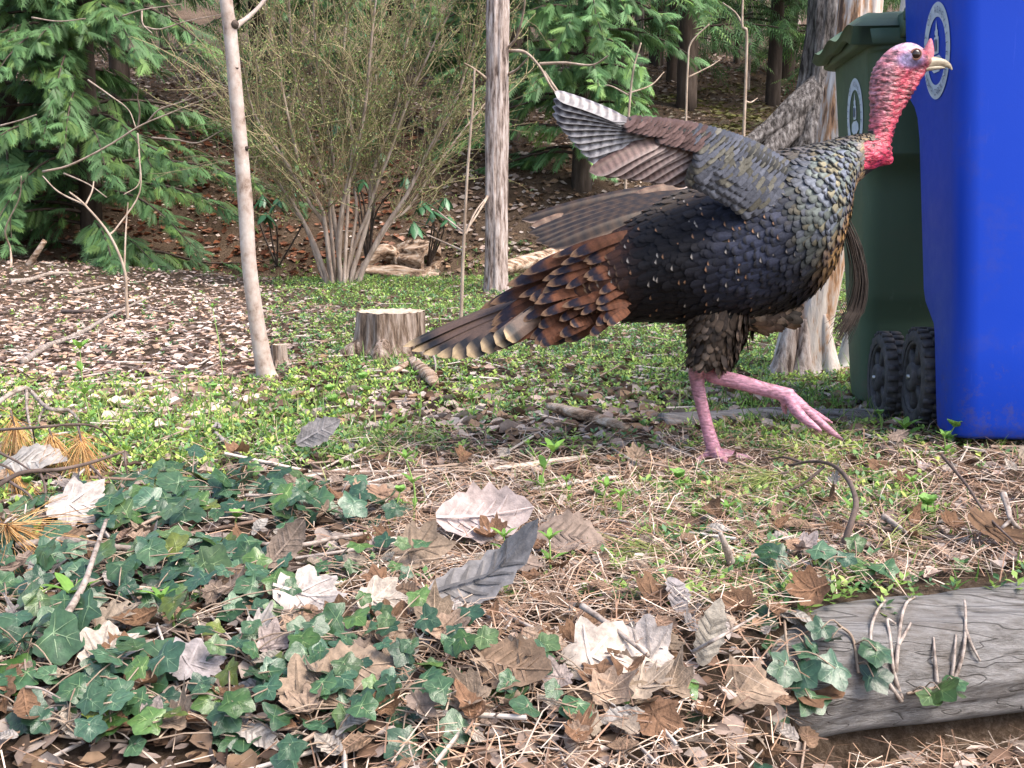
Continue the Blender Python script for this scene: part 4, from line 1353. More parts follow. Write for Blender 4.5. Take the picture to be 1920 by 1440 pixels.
stick('long pale wavy branch lying across the ivy', [(30, 1038), (120, 1028), (200, 1040), (290, 1046), (350, 1032), (410, 1024), (470, 1034), (560, 1038), (620, 1026), (680, 1016)], 7.5, arch=[.03] * 10, forks=([(352, 1034, .03), (325, 1062, .02), (292, 1080, 0)], [(440, 1045, .0), (500, 1050, .01), (560, 1055, .0)]))
stick('short lichen-spotted stick propped upright across the ivy leaves', [(108, 1195), (130, 1165), (160, 1110), (180, 1050), (200, 990)], 8, arch=[.02, .04, .05, .06, .06])
stick('dark forked dead branch arching over the dry pine sprigs', [(-20, 935), (40, 900), (110, 893), (170, 880), (235, 858)], 5, M_STICK_D, arch=[.03, .06, .06, .06, .06], forks=([(235, 858, .06), (236, 880, .04), (242, 912, 0)], [(170, 884, .06), (190, 905, .04), (200, 925, 0)], [(75, 895, .06), (86, 930, .03), (82, 985, 0)], [(0, 860, .08), (30, 875, .07), (60, 895, .06)], [(20, 915, .05), (60, 945, .03), (64, 985, 0)]))
stick('thin twig bowed over the weeds above the dry pine sprigs', [(-20, 818), (70, 812), (150, 806), (190, 816), (215, 845)], 3, M_STICK_D, arch=[.06, .08, .08, .06, .01], forks=([(150, 806, .08), (148, 830, .04), (146, 860, 0)], [(62, 812, .08), (66, 840, .03), (66, 850, 0)]))
stick('weathered grey branch with broken fork at the edge of the leafy slope', [(-30, 790), (10, 755), (45, 738), (60, 745), (90, 775), (130, 780), (150, 800)], 5.5, M_STICK, arch=[.03, .06, .08, .06, .04, .03, .01], forks=([(85, 772, .04), (75, 790, .02), (72, 810, 0)], [(50, 740, .08), (52, 780, .04), (66, 850, .0)]))
stick('long straight bleached branch lying down the leafy slope', [(45, 690), (90, 660), (150, 635), (200, 605), (240, 583), (290, 560)], 5, arch=None, lift=.02)
stick('pale branch lying near the crest of the leafy mound', [(20, 535), (55, 532), (95, 520), (150, 518)], 5, lift=.02)
stick('grey stick on the leafy slope above the bleached branch', [(118, 592), (160, 592), (205, 588), (250, 572)], 4, M_STICK_D, lift=.02)
stick('curved twig resting on the leafy mound', [(140, 555), (175, 548), (205, 540)], 4, lift=.02)
stick('long twig lying left of the leaning young tree', [(250, 722), (310, 716), (360, 712), (410, 690)], 3.5, lift=.015)
stick('slender diagonal twig poking out over the ivy edge', [(405, 828), (440, 862), (480, 905), (560, 955)], 5, lift=.02, forks=([(460, 948, .02), (500, 948, .02), (545, 947, .01)],))
stick('pale twig lying between the ivy and the stump', [(440, 850), (470, 826), (510, 812), (560, 808)], 4, lift=.01)
stick('pale peeled stick poking from the dead leaves among the ivy', [(256, 1298), (290, 1283), (325, 1266)], 7, lift=.03)
stick('forked pale twig at the foot of the ivy', [(0, 1306), (60, 1318), (110, 1345), (185, 1375)], 5, lift=.02, forks=([(50, 1318, .02), (80, 1322, .02), (115, 1340, .02)],))
stick('broken straw-coloured stem below the largest ivy leaf', [(120, 1355), (160, 1335), (205, 1315)], 6, lift=.03)
stick('dark curved twig standing over the straw right of the foot', [(1582, 1035), (1598, 985), (1604, 955), (1590, 915), (1560, 885), (1520, 878), (1480, 885)], 6, M_STICK_D, arch=[.01, .05, .07, .08, .07, .05, .03], forks=([(1545, 886, .06), (1510, 915, .03), (1462, 940, 0)], [(1500, 876, .04), (1470, 868, .04), (1440, 872, .02)]))
stick('short grey log-like stick lying level in the straw', [(1500, 1056), (1545, 1048), (1600, 1042)], 9, lift=.015)
stick('stubby weathered stick standing in the straw above the log', [(1370, 1070), (1360, 1040), (1350, 1016)], 9, arch=[.01, .04, .06])
stick('long thin twig slanting through the grass below the blue bin', [(1765, 865), (1810, 920), (1850, 980), (1905, 1035)], 3.5, M_STICK_D, arch=[.04, .04, .04, .02])
stick('bent grey twig with short forks below the blue bin', [(1880, 940), (1888, 965), (1895, 990), (1915, 1010)], 7, arch=[.06, .05, .04, .02], forks=([(1893, 990, .04), (1878, 1002, .03), (1870, 1008, .02)],))
stick('dark rotten branch piece lying between the foot and blue bin', [(1650, 852), (1680, 866), (1712, 882)], 10, M_STICK_D, lift=.01)
stick('dark bark sliver lying in front of the foot', [(1255, 893), (1290, 908), (1320, 918)], 9, M_STICK_D, lift=.008)
stick('dark crooked twig lying across the bank above the log', [(1040, 1165), (1110, 1155), (1200, 1120), (1262, 1085), (1312, 1048)], 5, M_STICK_D, lift=.02)
stick('thin straight twig leaning on the log below the climbing ivy', [(1300, 1240), (1350, 1212), (1420, 1170)], 4.5, arch=[.02, .05, .03])
stick('pale twig crossing the big tan leaf', [(1090, 1205), (1150, 1250), (1215, 1305)], 7, lift=.05)
stick('dark thin twig behind the pinkish grey leaf', [(805, 980), (840, 962), (868, 945)], 5, M_STICK_D, lift=.02)
stick('dark twig under the weeds at the edge of the grass', [(1580, 1000), (1660, 1015), (1720, 1028), (1780, 1045)], 6, M_STICK_D, lift=.02)
stick('pale split stick lying in the green weeds above the log', [(1655, 1002), (1680, 1020), (1700, 1036)], 7, lift=.03)
stick('short branch lying in the weeds under the tail', [(520, 820), (560, 818), (600, 816)], 5, M_STICK_D)
gp = G(52, 497)
V, Q, T = tube([gp, gp + [.07, -.02, .07], gp + [.16, -.03, .19]], [.025, .024, .02], 10, 16, amp=.15, freq=4)
obj('stick', V, [Q, T], M_ROT, None, None, True, gp, label='broken brown branch leaning out of the hemlock shadow', cat='stick')
stick('thin fallen twig in front of the stump', [(665, 640), (700, 600), (735, 608), (772, 655)], 3, arch=[.0, .09, .09, .01])
stick('twig bowed before the tail tip', [(800, 650), (815, 680), (818, 720)], 3, arch=[.05, .03, 0])

def chunk(name, label, cat, pts, w_px, th_px, mat, seed, lift=.01):
    """flat irregular piece of wood: a squashed, ragged tube"""
    P = np.array([G(x, y) for x, y in pts])
    k = P[:, 1].mean() / F_PX
    P[:, 2] += lift + th_px * k * .5
    n = 24
    V, Q, T = tube(P, np.full(len(P), w_px * k / 2) * np.concatenate([[.7], np.ones(len(P) - 2), [.6]]), 20, n, amp=.3, freq=6, seed=seed, vfreq=9)
    zc = np.interp(np.arange(len(V)), np.arange(n) * 20, catmull(P, n)[:, 2])
    V[:, 2] = zc + (V[:, 2] - zc) * (th_px / w_px)
    return obj(name, V, [Q, T], mat, None, None, True, P[0], label=label, cat=cat)
chunk('wood_chunk', 'curved grey chunk of dead wood lying below the stump', 'wood', [(772, 688), (790, 705), (806, 722), (815, 738)], 26, 20, M_ROT, 1)
chunk('wood_chunk', 'pale broken piece of bark-covered wood lying behind the standing foot', 'wood', [(1030, 785), (1070, 795), (1120, 808), (1175, 826)], 28, 20, M_ROT, 2, .02)
chunk('bark_strip', 'bleached strip of wood lying on the straw under the tail', 'wood', [(925, 893), (990, 884), (1040, 876), (1100, 868)], 16, 9, M_BARKCHIP, 3)
chunk('bark_strip', 'pale flat bark flake lying beside the bleached strip', 'wood', [(1065, 915), (1090, 912), (1108, 918)], 14, 5, M_BARKCHIP, 4)
chunk('wood_chunk', 'splintered pale wood lying at the foot of the stump', 'wood', [(725, 712), (745, 705), (765, 690)], 18, 12, M_ROT, 5)
# ================================================================== the turkey
YT = float(G(1352, 869)[1]) + .01
KT = YT / F_PX
root_p = G(1350, 864)
turkey = empty('turkey', root_p, 'wild turkey striding with one raised wing before the bins', 'turkey')

M_FEATHER = mat_attr('feather', rough=.52, metallic=.15, spec=.12, nscale=220, namp=.28, vec=(1, 1, 1), bump=.15)
M_QUILL = mat_attr('flight_feather', rough=.5, metallic=.05, spec=.4, nscale=160, namp=.25, bump=.15)

def skin_mat(name, stretch, dark, rough, scale=90, amp=.5):
    m = bpy.data.materials.new(name)
    nt, nd, lk = nodes_of(m)
    b = principled(m)
    a = nd.new('ShaderNodeAttribute')
    a.attribute_name = 'Col'
    f = noise_tex(nt, scale, 3, .55, stretch)
    g = ramp(nt, f, [(.36, (dark,) * 3), (.52, (1,) * 3), (.70, (1.35,) * 3)])
    mx = nd.new('ShaderNodeMix')
    mx.data_type = 'RGBA'
    mx.blend_type = 'MULTIPLY'
    mx.inputs[0].default_value = 1
    lk.new(a.outputs['Color'], mx.inputs[6])
    lk.new(g, mx.inputs[7])
    lk.new(mx.outputs[2], b.inputs['Base Color'])
    b.inputs['Roughness'].default_value = rough
    b.inputs['Subsurface Weight'].default_value = .12
    b.inputs['Subsurface Radius'].default_value = (.006, .002, .0015)
    b.inputs['Subsurface Scale'].default_value = .5
    bump_to(nt, b, f, amp, .006)
    return m
M_SKIN = skin_mat('wrinkled_neck_skin', (.7, .7, 1.7), .24, .42, 85, 1.0)
M_FACE = skin_mat('bare_face_skin', (1, 1, 1), .72, .38, 120, .4)
M_LEG = skin_mat('scaled_leg_skin', (.6, .6, 1.6), .62, .4, 130, .5)
M_UNDER = mat_attr('under_feathers', rough=.7, spec=.2, nscale=90, namp=.4)

# ---- trunk surface: top / bottom outline in pixels, lateral half width in metres
SEC = [((985, 552), (998, 603), .028), ((1040, 505), (1058, 622), .065), ((1120, 447), (1130, 604), .105), ((1210, 395), (1220, 600), .135),
       ((1300, 350), (1310, 604), .152), ((1400, 306), (1412, 596), .158), ((1468, 284), (1500, 564), .150), ((1520, 274), (1552, 506), .126),
       ((1562, 264), (1577, 430), .088), ((1602, 256), (1597, 352), .052), ((1640, 251), (1652, 308), .036)]
def at_t(px, py, dy=0.0):
    return W(px, py, YT + dy)
S_TOP = np.array([at_t(*s[0]) for s in SEC])
S_BOT = np.array([at_t(*s[1]) for s in SEC])
S_LAT = np.array([s[2] for s in SEC])
NU = 401
C_TOP, C_BOT, C_LAT = catmull(S_TOP, NU), catmull(S_BOT, NU), catmull(S_LAT, NU)[:, 0]
def trunk_pt(u, v):
    """u 0 tail .. 1 neck; v 0 back, pi/2 near flank, pi belly"""
    u, v = np.asarray(u, float), np.asarray(v, float)
    f = np.clip(u, 0, 1) * (NU - 1)
    i = np.minimum(f.astype(int), NU - 2)
    t = (f - i)[..., None]
    T = C_TOP[i] * (1 - t) + C_TOP[i + 1] * t
    B = C_BOT[i] * (1 - t) + C_BOT[i + 1] * t
    l = C_LAT[i] * (1 - t[..., 0]) + C_LAT[i + 1] * t[..., 0]
    P = (T + B) / 2 + (T - B) / 2 * np.cos(v)[..., None]
    P = P + np.stack([0 * l, -l * np.sin(v), 0 * l], -1)
    return P

def loft_px(rows, sides=24, n=40):
    """rows: (px, py, r_px, lateral_px, dy) tube in the plane of the bird, elliptical"""
    C = np.array([at_t(r[0], r[1], r[4] if len(r) > 4 else 0) for r in rows])
    A = np.array([[r[2] * KT, r[3] * KT] for r in rows])
    C, A = catmull(C, n), catmull(A, n)
    T = norm(np.gradient(C, axis=0))
    side = np.tile([0, 1.0, 0], (n, 1))
    up = norm(np.cross(T, side))
    side = np.cross(up, T)
    th = np.linspace(0, 2 * PI, sides, endpoint=False)
    V = C[:, None] + np.cos(th)[None, :, None] * up[:, None] * A[:, :1, None] + np.sin(th)[None, :, None] * side[:, None] * A[:, 1:, None]
    V = np.vstack([V.reshape(-1, 3), C[0], C[-1]])
    Q = ring_quads(n, sides)
    j = np.arange(sides)
    Tn = np.concatenate([np.stack([np.full(sides, n * sides), (j + 1) % sides, j], 1), np.stack([np.full(sides, n * sides + 1), (n - 1) * sides + j, (n - 1) * sides + (j + 1) % sides], 1)])
    return V, Q, Tn

# ---- one continuous body: trunk + neck + head + legs fused by a voxel remesh
mb = MB()
uu, vv = np.meshgrid(np.linspace(0, 1, 80), np.linspace(0, 2 * PI, 48, endpoint=False), indexing='ij')
V = trunk_pt(uu.ravel(), vv.ravel())
V = np.vstack([V, V[:48].mean(0), V[-48:].mean(0)])
j = np.arange(48)
mb.add(V, ring_quads(80, 48), np.concatenate([np.stack([np.full(48, 80 * 48), (j + 1) % 48, j], 1), np.stack([np.full(48, 80 * 48 + 1), 79 * 48 + j, 79 * 48 + (j + 1) % 48], 1)]))
parts_px = [
    # neck and skull
    [(1622, 282, 26, 26), (1640, 276, 27, 25), (1649, 255, 22, 21), (1653, 228, 22, 20), (1657, 198, 25, 21), (1660, 168, 30, 23), (1668, 140, 32, 25), (1685, 117, 30, 25), (1704, 108, 27, 25), (1722, 110, 20, 19), (1738, 116, 12, 13), (1746, 119, 7, 9)],
    # throat skin from the bill to the neck
    [(1738, 124, 6, 8), (1722, 136, 12, 10), (1704, 158, 16, 11), (1688, 186, 16, 11), (1677, 212, 12, 11), (1669, 240, 9, 10), (1664, 262, 9, 10)],
    # caruncles at the base of the neck
    [(1616, 288, 12, 18), (1630, 286, 21, 28), (1650, 284, 21, 27), (1668, 282, 13, 18)],
    [(1650, 296, 11, 14), (1660, 300, 15, 16), (1662, 310, 9, 10)],
    [(1620, 284, 11, 11, -.026), (1634, 292, 14, 12, -.030), (1648, 294, 10, 10, -.028)],
    # standing leg: thigh, shank, foot
    [(1360, 545, 50, 38, -.05), (1345, 600, 44, 34, -.05), (1332, 650, 34, 28, -.04), (1318, 682, 22, 20, -.03)],
    [(1322, 660, 19, 18, -.035), (1306, 692, 15, 15, -.02), (1306, 712, 14, 13, -.01), (1315, 755, 12.5, 11, -.005), (1326, 800, 12.5, 11, 0), (1337, 838, 14, 12, 0), (1342, 852, 13, 13, 0)],
    [(1340, 850, 11, 11, 0), (1362, 854, 9, 9, -.005), (1390, 857, 7.5, 7.5, -.01), (1416, 861, 4, 4, -.012)],
    [(1340, 850, 11, 11, 0), (1354, 861, 9, 9, -.03), (1366, 870, 7, 7, -.05), (1374, 878, 3.5, 3.5, -.062)],
    [(1340, 848, 10, 10, 0), (1360, 848, 7, 7, .04), (1380, 848, 4, 4, .07)],
    [(1336, 846, 9, 9, 0), (1318, 856, 6, 6, .0), (1304, 864, 3, 3, -.005)],
    # striding leg
    [(1370, 560, 46, 36, .055), (1360, 620, 34, 28, .05), (1340, 675, 22, 20, .03), (1330, 692, 18, 17, .02)],
    [(1326, 688, 16, 16, .02), (1338, 704, 15, 14, .0), (1385, 716, 15, 12, -.02), (1430, 729, 14, 11, -.035), (1466, 738, 14, 12, -.045), (1484, 744, 15, 13, -.05)],
    [(1478, 742, 13, 12, -.05), (1502, 760, 11, 10, -.06), (1530, 785, 8.5, 8.5, -.065), (1556, 807, 7, 7, -.07), (1582, 826, 3, 3, -.075)],
    [(1478, 744, 12, 12, -.05), (1492, 768, 11, 10, -.085), (1510, 787, 9, 9, -.105), (1528, 800, 6.5, 6.5, -.12), (1542, 810, 3, 3, -.13)],
    [(1480, 744, 12, 11, -.05), (1510, 765, 8.5, 8.5, -.02), (1540, 782, 6, 6, .0), (1562, 794, 3, 3, .01)],
    [(1474, 744, 9, 9, -.05), (1470, 762, 6.5, 6.5, -.045), (1474, 778, 3, 3, -.045)],
]
for rows in parts_px:
    mb.add(*loft_px(rows))
V, F, C = mb.arrays()
raw = bpy.data.objects.new('raw', mesh_data('raw', V, F))
COL.objects.link(raw)
rm = raw.modifiers.new('r', 'REMESH')
rm.mode, rm.voxel_size, rm.use_smooth_shade = 'VOXEL', .0040, True
sm = raw.modifiers.new('s', 'SMOOTH')
sm.factor, sm.iterations = .5, 5
dg = bpy.context.evaluated_depsgraph_get()
me = bpy.data.meshes.new_from_object(raw.evaluated_get(dg))
bpy.data.objects.remove(raw, do_unlink=True)
n = len(me.vertices)
co = np.empty(n * 3, np.float32)
me.vertices.foreach_get('co', co)
co = co.reshape(-1, 3).astype(float)
qx, qy = project(co)
# skin relief on the bare neck (folds running round it) and pebbled caruncles
nrm = np.empty(n * 3, np.float32)
me.vertices.foreach_get('normal', nrm)
nrm = nrm.reshape(-1, 3)
neck = smooth(300, 285, qy) * smooth(1612, 1624, qx) * smooth(112, 140, qy + (1690 - qx) * .35)
fold = np.sin(qy * .62 + 2.2 * np.sin(qx * .16) + 3 * vnoise(qx * .05, qy * .05, 3)) * .5 + vnoise(qx * .35, qy * .35, 6)
co = co + nrm * (.0026 * neck * fold)[:, None]
head = (qy < 316) & (qx > 1612) & ~((qx < 1640) & (qy < 262) & (qy > 245))
legm = (qy > 672)
c = np.tile(np.array([.03, .026, .022]), (n, 1))
# neck colours: pale grey-white folds at the nape, red below, pink wattle in front
w_red = smooth(170, 262, qy)[:, None]
w_front = smooth(1668, 1690, qx + (qy - 160) * .2)[:, None]
nape = np.array([.42, .17, .17]) * (1 - .0 * w_red)
mott = (vnoise(qx * .09, qy * .22, 12) + .5)[:, None]
nc = nape * (1 - mott * .55) + np.array([.60, .55, .57]) * mott * .55 + np.array([.02, -.02, -.01])
nc = nc * (1 - w_front) + np.array([.50, .12, .15]) * w_front
nc = nc * (1 - w_red * .75) + np.array([.54, .09, .13]) * w_red * .75
low = smooth(268, 285, qy)[:, None]
nc = nc * (1 - low) + np.array([.60, .08, .14]) * low
# face: pale blue-violet, white crown
face = (smooth(20, 8, np.hypot((qx - 1708) / 1.9, (qy - 112) / 1.15)))[:, None]
crown = (smooth(100, 88, qy) * smooth(1665, 1680, qx) * smooth(1745, 1725, qx))[:, None]
nc = nc * (1 - face) + np.array([.24, .27, .44]) * face
nc = nc * (1 - crown) + np.array([.66, .62, .68]) * crown
bill = (smooth(1738, 1746, qx) * smooth(140, 130, qy))[:, None]
nc = nc * (1 - bill) + np.array([.50, .40, .27]) * bill
nc = np.clip(nc, 0, 1) * np.array([.80, .56, .62]) * (.75 + .6 * smooth(-.35, .3, vnoise(qx * .16, qy * .16, 17)))[:, None]
c = np.where(head[:, None], nc, c)
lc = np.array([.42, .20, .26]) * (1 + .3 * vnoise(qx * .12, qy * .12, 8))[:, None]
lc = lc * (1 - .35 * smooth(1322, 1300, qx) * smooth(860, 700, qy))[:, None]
claw = smooth(1402, 1414, qx) * smooth(845, 850, qy) + smooth(1560, 1580, qx) * smooth(805, 815, qy)
lc = lc * (1 - claw * .5)[:, None]
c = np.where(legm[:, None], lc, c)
me.vertices.foreach_set('co', co.astype(np.float32).ravel() - np.tile(root_p, n).astype(np.float32))
ca = me.color_attributes.new('Col', 'FLOAT_COLOR', 'POINT')
cc = np.ones((n, 4), np.float32)
cc[:, :3] = np.clip(c, 0, 1)
ca.data.foreach_set('color', cc.ravel())
for m_ in (M_UNDER, M_SKIN, M_FACE, M_LEG):
    me.materials.append(m_)
pc = np.empty(len(me.polygons) * 3, np.float32)
me.polygons.foreach_get('center', pc)
pc = pc.reshape(-1, 3) + 0
vidx = np.array([p.vertices[0] for p in me.polygons])
mi = np.zeros(len(vidx), np.int32)
mi[head[vidx]] = 1
mi[(face[:, 0] + crown[:, 0] + bill[:, 0] > .5)[vidx] & head[vidx]] = 2
mi[legm[vidx]] = 3
me.polygons.foreach_set('material_index', mi)
me.polygons.foreach_set('use_smooth', np.ones(len(vidx), bool))
me.update()
body = bpy.data.objects.new('body', me)
COL.objects.link(body)
body.parent = turkey
ORI[body.name] = ORI[turkey.name]
body['label'] = 'turkey body with bare red and blue head and pink legs'

# ---- eye, bill, snood, beard
M_EYE = bpy.data.materials.new('dark_eye')
nodes_of(M_EYE)
b_ = principled(M_EYE)
b_.inputs['Base Color'].default_value = (.022, .010, .007, 1)
b_.inputs['Roughness'].default_value = .08
M_IRIS = mat_noise('eye_ring', [(.3, (.16, .07, .05)), (.7, (.26, .12, .09))], 60, rough=.4, bump=0)
M_BILL = mat_noise('horn_bill', [(.3, (.16, .12, .085)), (.5, (.42, .35, .25)), (.75, (.60, .54, .42))], 70, (.4, 1, 1), rough=.4, bump=.3, bdist=.002)
M_SNOOD = mat_noise('snood_skin', [(.3, (.42, .10, .13)), (.7, (.66, .24, .28))], 160, rough=.45, bump=.8, bdist=.003)
def ball(c, r, sq=(1, 1, 1), k=16):
    th, ph = np.meshgrid(np.linspace(0, 2 * PI, k, endpoint=False), np.linspace(.02, PI - .02, k))
    V = np.stack([np.sin(ph) * np.cos(th), np.cos(ph), np.sin(ph) * np.sin(th)], -1).reshape(-1, 3) * r * np.array(sq) + c
    return V, ring_quads(k, k)
for sgn in (-1, 1):
    e0 = at_t(1709, 105) + [0, sgn * .0268, 0]
    V, Q = ball(e0, .0105, (1, .55, 1))
    ey = obj('eye', V, Q, M_EYE, turkey, smooth_=True)
    th = np.linspace(0, 2 * PI, 24, endpoint=False)
    ringP = e0 + np.stack([np.cos(th) * .0108, np.full(24, sgn * .0008), np.sin(th) * .0108], 1)
    ringP = np.vstack([ringP, ringP[:1]])
    V, Q, T = tube(ringP, .0022, 8, cap=False)
    obj('eyelid', V, Q, M_IRIS, ey, smooth_=True)
V, Q, T = loft_px([(1728, 118, 13, 12), (1744, 117, 11.5, 9.5), (1758, 117, 8.5, 7), (1771, 119, 6.5, 5), (1780, 124, 4, 3.4), (1785, 131, 1.2, 1.2)], 20, 24)
up_b = obj('upper_bill', V, [Q, T], M_BILL, turkey, smooth_=True)
V, Q, T = loft_px([(1727, 130, 6, 9), (1742, 128, 5, 7), (1758, 126.5, 4, 5), (1772, 127, 1.6, 2)], 16, 18)
obj('lower_bill', V, [Q, T], M_BILL, turkey, smooth_=True)
V, Q = ball(at_t(1752, 113, -.0075), .0035, (1.6, .5, .6), 10)
obj('nostril', V, Q, M_EYE, up_b, smooth_=True)
V, Q, T = loft_px([(1738, 110, 11, 9), (1741, 98, 10, 8.5), (1743, 86, 7, 6.5), (1744.5, 76, 3.5, 3.5), (1745, 72, 1, 1)], 18, 24)
obj('snood', V, [Q, T], M_SNOOD, turkey, smooth_=True)
mbb = MB()
for i in range(130):
    j1, j2 = rng.normal(0, 1, 2)
    P = [at_t(1588 + j1 * 3, 425 + j2 * 5, rng.normal(0, .006)), at_t(1604 + j1 * 5, 470 + j2 * 4, -.01 + rng.normal(0, .006)), at_t(1613 + j1 * 6, 530, -.015 + rng.normal(0, .007)), at_t(1600 + j1 * 8, 585, -.015), at_t(1574 + j1 * 9, 625 + j2 * 10, -.012)]
    mbb.add(*tube(P, np.array([.0012, .0011, .001, .0009, .0004]), 3, 9, cap=False), col=np.array([.055, .042, .035]) * rng.uniform(.6, 1.8))
mbb.build('beard', M_UNDER, turkey, kind='stuff')

# ---- contour feathers
FS = np.array([0, .28, .52, .72, .86, .95, 1.0])
FW = np.array([.45, .85, 1.0, .98, .80, .50, .12])
FT = np.array([-1, -.5, 0, .5, 1])
def contour(P, X, N, L, Wd, lift, colfun, info):
    """vectorised little feathers: base P, pointing along X, facing N; colfun(info, s, t) -> colour"""
    k = len(P)
    Bm = basis(X, N)
    s, t = np.meshgrid(FS, FT, indexing='ij')
    s, t = s.ravel(), t.ravel()
    w = np.repeat(FW, len(FT))
    V = (P[:, None] + Bm[:, None, 0] * (L[:, None] * s)[..., None] + Bm[:, None, 1] * (Wd[:, None] * (w * t))[..., None]
         + Bm[:, None, 2] * (lift[:, None] * (s ** 1.2) - Wd[:, None] * .20 * (w * t) ** 2)[..., None])
    C = colfun(info, np.tile(s, (k, 1)), np.tile(t, (k, 1)))
    q = ring_quads(len(FS), len(FT), closed=False)
    return V, q, np.clip(C, 0, 1)

def trunk_cols(info, s, t):
    u, v, r = info['u'][:, None], info['v'][:, None], info['r']
    px, py = info['px'][:, None], info['py'][:, None]
    k = s.shape[0]
    vs_ = np.where(v > PI, 2 * PI - v, v)            # same on both sides
    def cvec(c): return np.array(c)[None, None, :]
    B = np.broadcast_to(cvec([.0075, .0070, .0088]), s.shape + (3,)).copy()
    def blend(B, c, w):
        return B * (1 - w[..., None]) + c * w[..., None]
    one = np.ones_like(s)
    # silver-blue breast, bronze collar, copper low breast
    silver = smooth(.50, .74, u) * smooth(2.75, 1.9, vs_ + .25 * smooth(.8, .6, u)) * one
    hue = r[:, :1]
    scol = np.where((hue > .86)[..., None], cvec([.19, .17, .115]), np.where((hue > .45)[..., None], cvec([.135, .155, .145]), cvec([.135, .15, .185]))) * (0.65 + .6 * r[:, 1:2, None])
    B = blend(B, scol, silver * (.95 - .45 * smooth(1.3, 2.2, vs_)))
    blue = smooth(.36, .5, u) * smooth(.62, .5, u) * smooth(2.6, 2.0, vs_) * one
    B = blend(B, cvec([.022, .025, .042]) * (0.6 + .9 * r[:, 2:3, None]), blue)
    copper = smooth(.60, .74, u) * smooth(1.75, 2.2, vs_) * smooth(3.0, 2.7, vs_) * one
    B = blend(B, cvec([.30, .17, .06]) * (0.5 + .9 * r[:, 3:4, None]), copper * .75)
    collar = smooth(.86, .95, u) * one
    B = blend(B, np.where((r[:, 4:5] > .5)[..., None], cvec([.22, .16, .09]), cvec([.13, .11, .085])), collar * .85)
    back = smooth(.75, .35, vs_) * smooth(.25, .4, u) * one
    B = blend(B, cvec([.10, .075, .055]), back * .7)
    rump = smooth(.30, .12, u) * smooth(2.7, 2.1, vs_) * one
    B = blend(B, cvec([.14, .055, .028]) * (0.7 + .7 * r[:, 1:2, None]), rump * .9)
    # pattern along each feather
    dark_edge = smooth(.76, .87, s)
    edgeamt = np.clip(silver + copper + blue + collar, 0, 1) * .93
    B = B * (1 - (dark_edge * edgeamt)[..., None]) + cvec([.012, .012, .014]) * (dark_edge * edgeamt)[..., None]
    rb = rump * smooth(.62, .70, s) * smooth(.90, .84, s)
    B = blend(B, cvec([.012, .012, .016]), rb)
    rt = rump * smooth(.88, .94, s)
    B = blend(B, cvec([.34, .22, .13]), rt * .9)
    # flank: black with small pale tips on some
    fl = smooth(.62, .50, u) * (1 - rump) * (r[:, 5:6] > .80)
    B = blend(B, np.where((r[:, 1:2] > .5)[..., None], cvec([.34, .30, .27]), cvec([.26, .14, .08])), fl * smooth(.86, .92, s) * smooth(.75, .45, abs(t)) * .8)
    belly = smooth(2.5, 2.95, vs_) * smooth(.92, .8, u) * one
    B = blend(B, cvec([.013, .012, .012]), belly * .85)
    shaft = np.exp(-(t / .18) ** 2) * .25
    return B * (1 + shaft[..., None])

US, VS = [], []
u = .015
while u < .995:
    Pm = trunk_pt(np.array([u, min(1, u + .01)]), np.array([PI / 2, PI / 2]))
    dsdu = np.linalg.norm(Pm[1] - Pm[0]) / (min(1, u + .01) - u + 1e-9)
    expo = np.interp(u, [0, .15, .35, .6, .75, .85, .93, 1], [.015, .015, .0145, .0130, .0115, .009, .0065, .005])
    circ = 2 * PI * np.sqrt((np.interp(u, np.linspace(0, 1, NU), C_LAT) ** 2 + (np.linalg.norm(trunk_pt(u, 0.0) - trunk_pt(u, PI)) / 2) ** 2) / 2)
    m = int(circ / (expo * 1.15)) + 4
    vr = (np.arange(m) + .5 * (len(US) % 2)) / m * 2 * PI + rng.normal(0, .02, m)
    US.append(np.full(m, u) + rng.normal(0, .0022, m) * (expo / .02))
    VS.append(vr % (2 * PI))
    u += expo / dsdu
US, VS = np.clip(np.concatenate(US), .005, .998), np.concatenate(VS)
_x, _y = project(trunk_pt(US, VS))
_k = ~((_x > 1622) & (_y > 262)) & (_x < 1642)
US, VS = US[_k], VS[_k]
P = trunk_pt(US, VS)
e = 1e-3
Tu = norm(trunk_pt(US - e, VS) - trunk_pt(np.minimum(US + e, 1), VS))      # towards the tail
Tv = norm(trunk_pt(US, VS + e) - trunk_pt(US, VS - e))
Nn = norm(np.cross(Tv, Tu))
ctr = (trunk_pt(US, 0 * VS) + trunk_pt(US, 0 * VS + PI)) / 2
Nn *= np.sign(np.sum(Nn * (P - ctr), 1))[:, None]
k = len(P)
expo = np.interp(US, [0, .15, .35, .6, .75, .85, .93, 1], [.015, .015, .0145, .0130, .0115, .009, .0065, .005])
L = expo * 2.3 * rng.uniform(.9, 1.15, k)
Wd = expo * .72 * rng.uniform(.9, 1.15, k)
# feathers lower on the flank sweep down a little
Xd = norm(Tu + rng.normal(0, .07, (k, 3)))
fx, fy = project(P)
info = dict(u=US, v=VS, r=rng.random((k, 6)), px=fx, py=fy)
V, q, C = contour(P + Nn * .0025, Xd, Nn, L, Wd, L * .03 + .001, trunk_cols, info)
